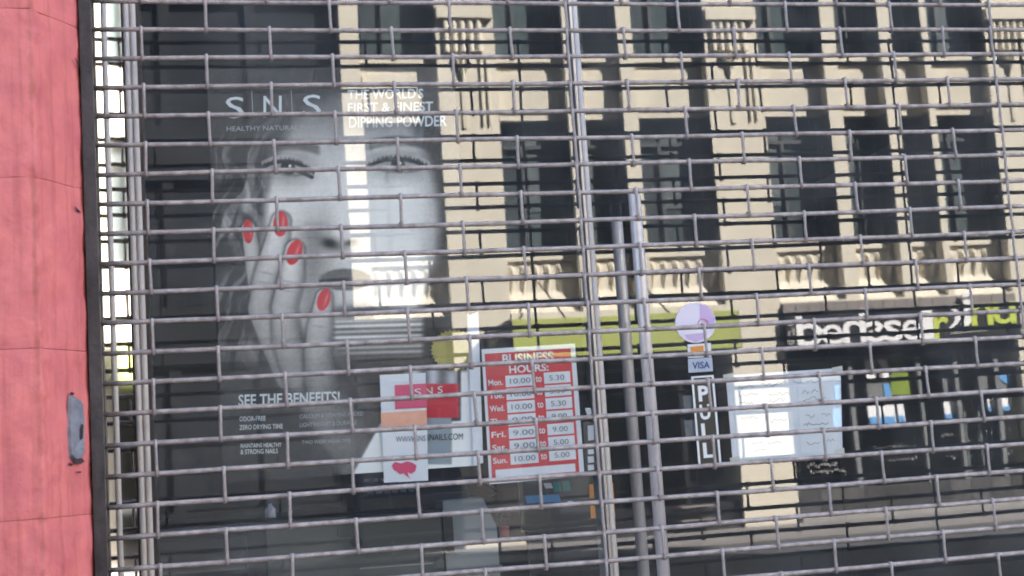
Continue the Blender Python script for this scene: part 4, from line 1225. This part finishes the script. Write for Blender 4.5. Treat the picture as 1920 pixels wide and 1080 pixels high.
p_ = rp('wide_poster', (1852, 746, 1898, 770), M['paper'], 'wide white poster with blue foot in the last bay')
vquad('blue_foot', vrect(1853, 762, 1898, 769), 22.59, M['blue'], p_, 0.003)
ld = thing('ladder', 'short grey ladder standing inside the last window bay of the black shop', 'ladder', (14.6, FY - 0.6, 0))
xa, xb = X_(1798, 670, 22.9), X_(1826, 670, 22.9)
for xx in (xa, xb): box('rail', M['blind'], ld, xx - 0.02, xx + 0.02, FY - 0.56, FY - 0.50, 0.0, 3.1)
for i in range(9): box('rung', M['blind'], ld, xa + 0.021, xb - 0.021, FY - 0.55, FY - 0.51, 0.4 + 0.3 * i, 0.44 + 0.3 * i)

sg = thing('fascia_sign', 'long black fascia sign with rounded white and lime letters under grey cladding', 'sign', (13.3, FY + 0.1, 3.5))
box('panel', M['black'], sg, xs0, xs1, FY - 0.018, FY + 0.16, 3.26, 3.93)
n = 19
for i in range(n):
    x0_ = xs0 + (xs1 - xs0) * i / n
    box('cladding_panel', M['clad'], sg, x0_ + 0.006, x0_ + (xs1 - xs0) / n - 0.006, FY - 0.018, FY + 0.08 + rb.uniform(0, 0.008), 3.932, 4.16)
VS = 22.4 - 0.185
def sign_letters(lst, m, name='lettering'):
    b = bmesh.new()
    for s, flip, px0_, px1_, pyt, pyb in lst:
        xa, za = at(px0_, pyb, VS); xb, zb2 = at(px1_, pyt, VS)
        letter_into(b, s, xa, xb, za, zb2, ry(VS), 0.008, flip, 0.03, front=-1)
    return bm_obj(name, b, m, sg)
sign_letters([('b', 0, 1497, 1540, 585, 648), ('e', 0, 1542, 1578, 606, 646), ('h', 1, 1582, 1620, 578, 643), ('s', 1, 1625, 1656, 600, 641), ('s', 0, 1660, 1692, 598, 639),
              ('e', 0, 1696, 1727, 597, 638), ('l', 0, 1734, 1747, 577, 636), (')', 0, 1779, 1799, 571, 614), ('j', 0, 1801, 1817, 547, 613)], M['letter_white'])
sign_letters([('r', 0, 1754, 1777, 592, 636), ('n', 0, 1822, 1860, 568, 611), ('u', 0, 1865, 1903, 565, 608)], M['letter_lime'])
sign_letters([('t', 1, 1478, 1490, 597, 610), ('h', 1, 1478, 1490, 614, 628), ('e', 1, 1478, 1490, 632, 645)], M['letter_grey'])
xa, za = at(1783, 626, VS); xb, zb2 = at(1852, 617, VS)
mb = MB()
for i in range(15):
    u = i / 15
    mb.box(xa + (xb - xa) * u, xa + (xb - xa) * (u + 0.045), ry(VS), ry(VS) - 0.02, za + 0.02 * u, za + 0.06 + 0.02 * u)
mb.build('strapline', M['letter_grey'], sg)

# =================================================================== DARK BUILDING LEFT OF IT (its dull front makes the poster readable)
db = thing('charcoal_building', 'dark charcoal tiled building beside the cream one across the street', 'building', (-6, FY, 0))
DX0, DX1 = -16.0, 2.62
box('core_wall', M['room'], db, DX0, DX1, FY - 3.0, FY - 0.46, 0.0, 16.0)
zs = [0.0, 1.0, 3.6, 4.6, 6.9, 7.9, 10.2, 11.2, 13.5, 16.0]
for i in range(0, len(zs) - 1):
    z0_, z1_ = zs[i], zs[i + 1]
    if i % 2 == 0:
        box('band', M['slate'], db, DX0, DX1, FY - 0.458, FY - 0.25, z0_, z1_)
    else:
        k = 12
        for j in range(k):
            x0_ = DX0 + (DX1 - DX0) * j / k; x1_ = DX0 + (DX1 - DX0) * (j + 1) / k
            wv = box('window', M['slate_glass'], db, x0_ + 0.10, x1_ - 0.10, FY - 0.455, FY - 0.38, z0_ + 0.03, z1_ - 0.03)
            box('pier', M['slate'], db, x1_ - 0.098, x1_ + 0.098 if j < k - 1 else x1_, FY - 0.458, FY - 0.28, z0_ + 0.001, z1_ - 0.001)
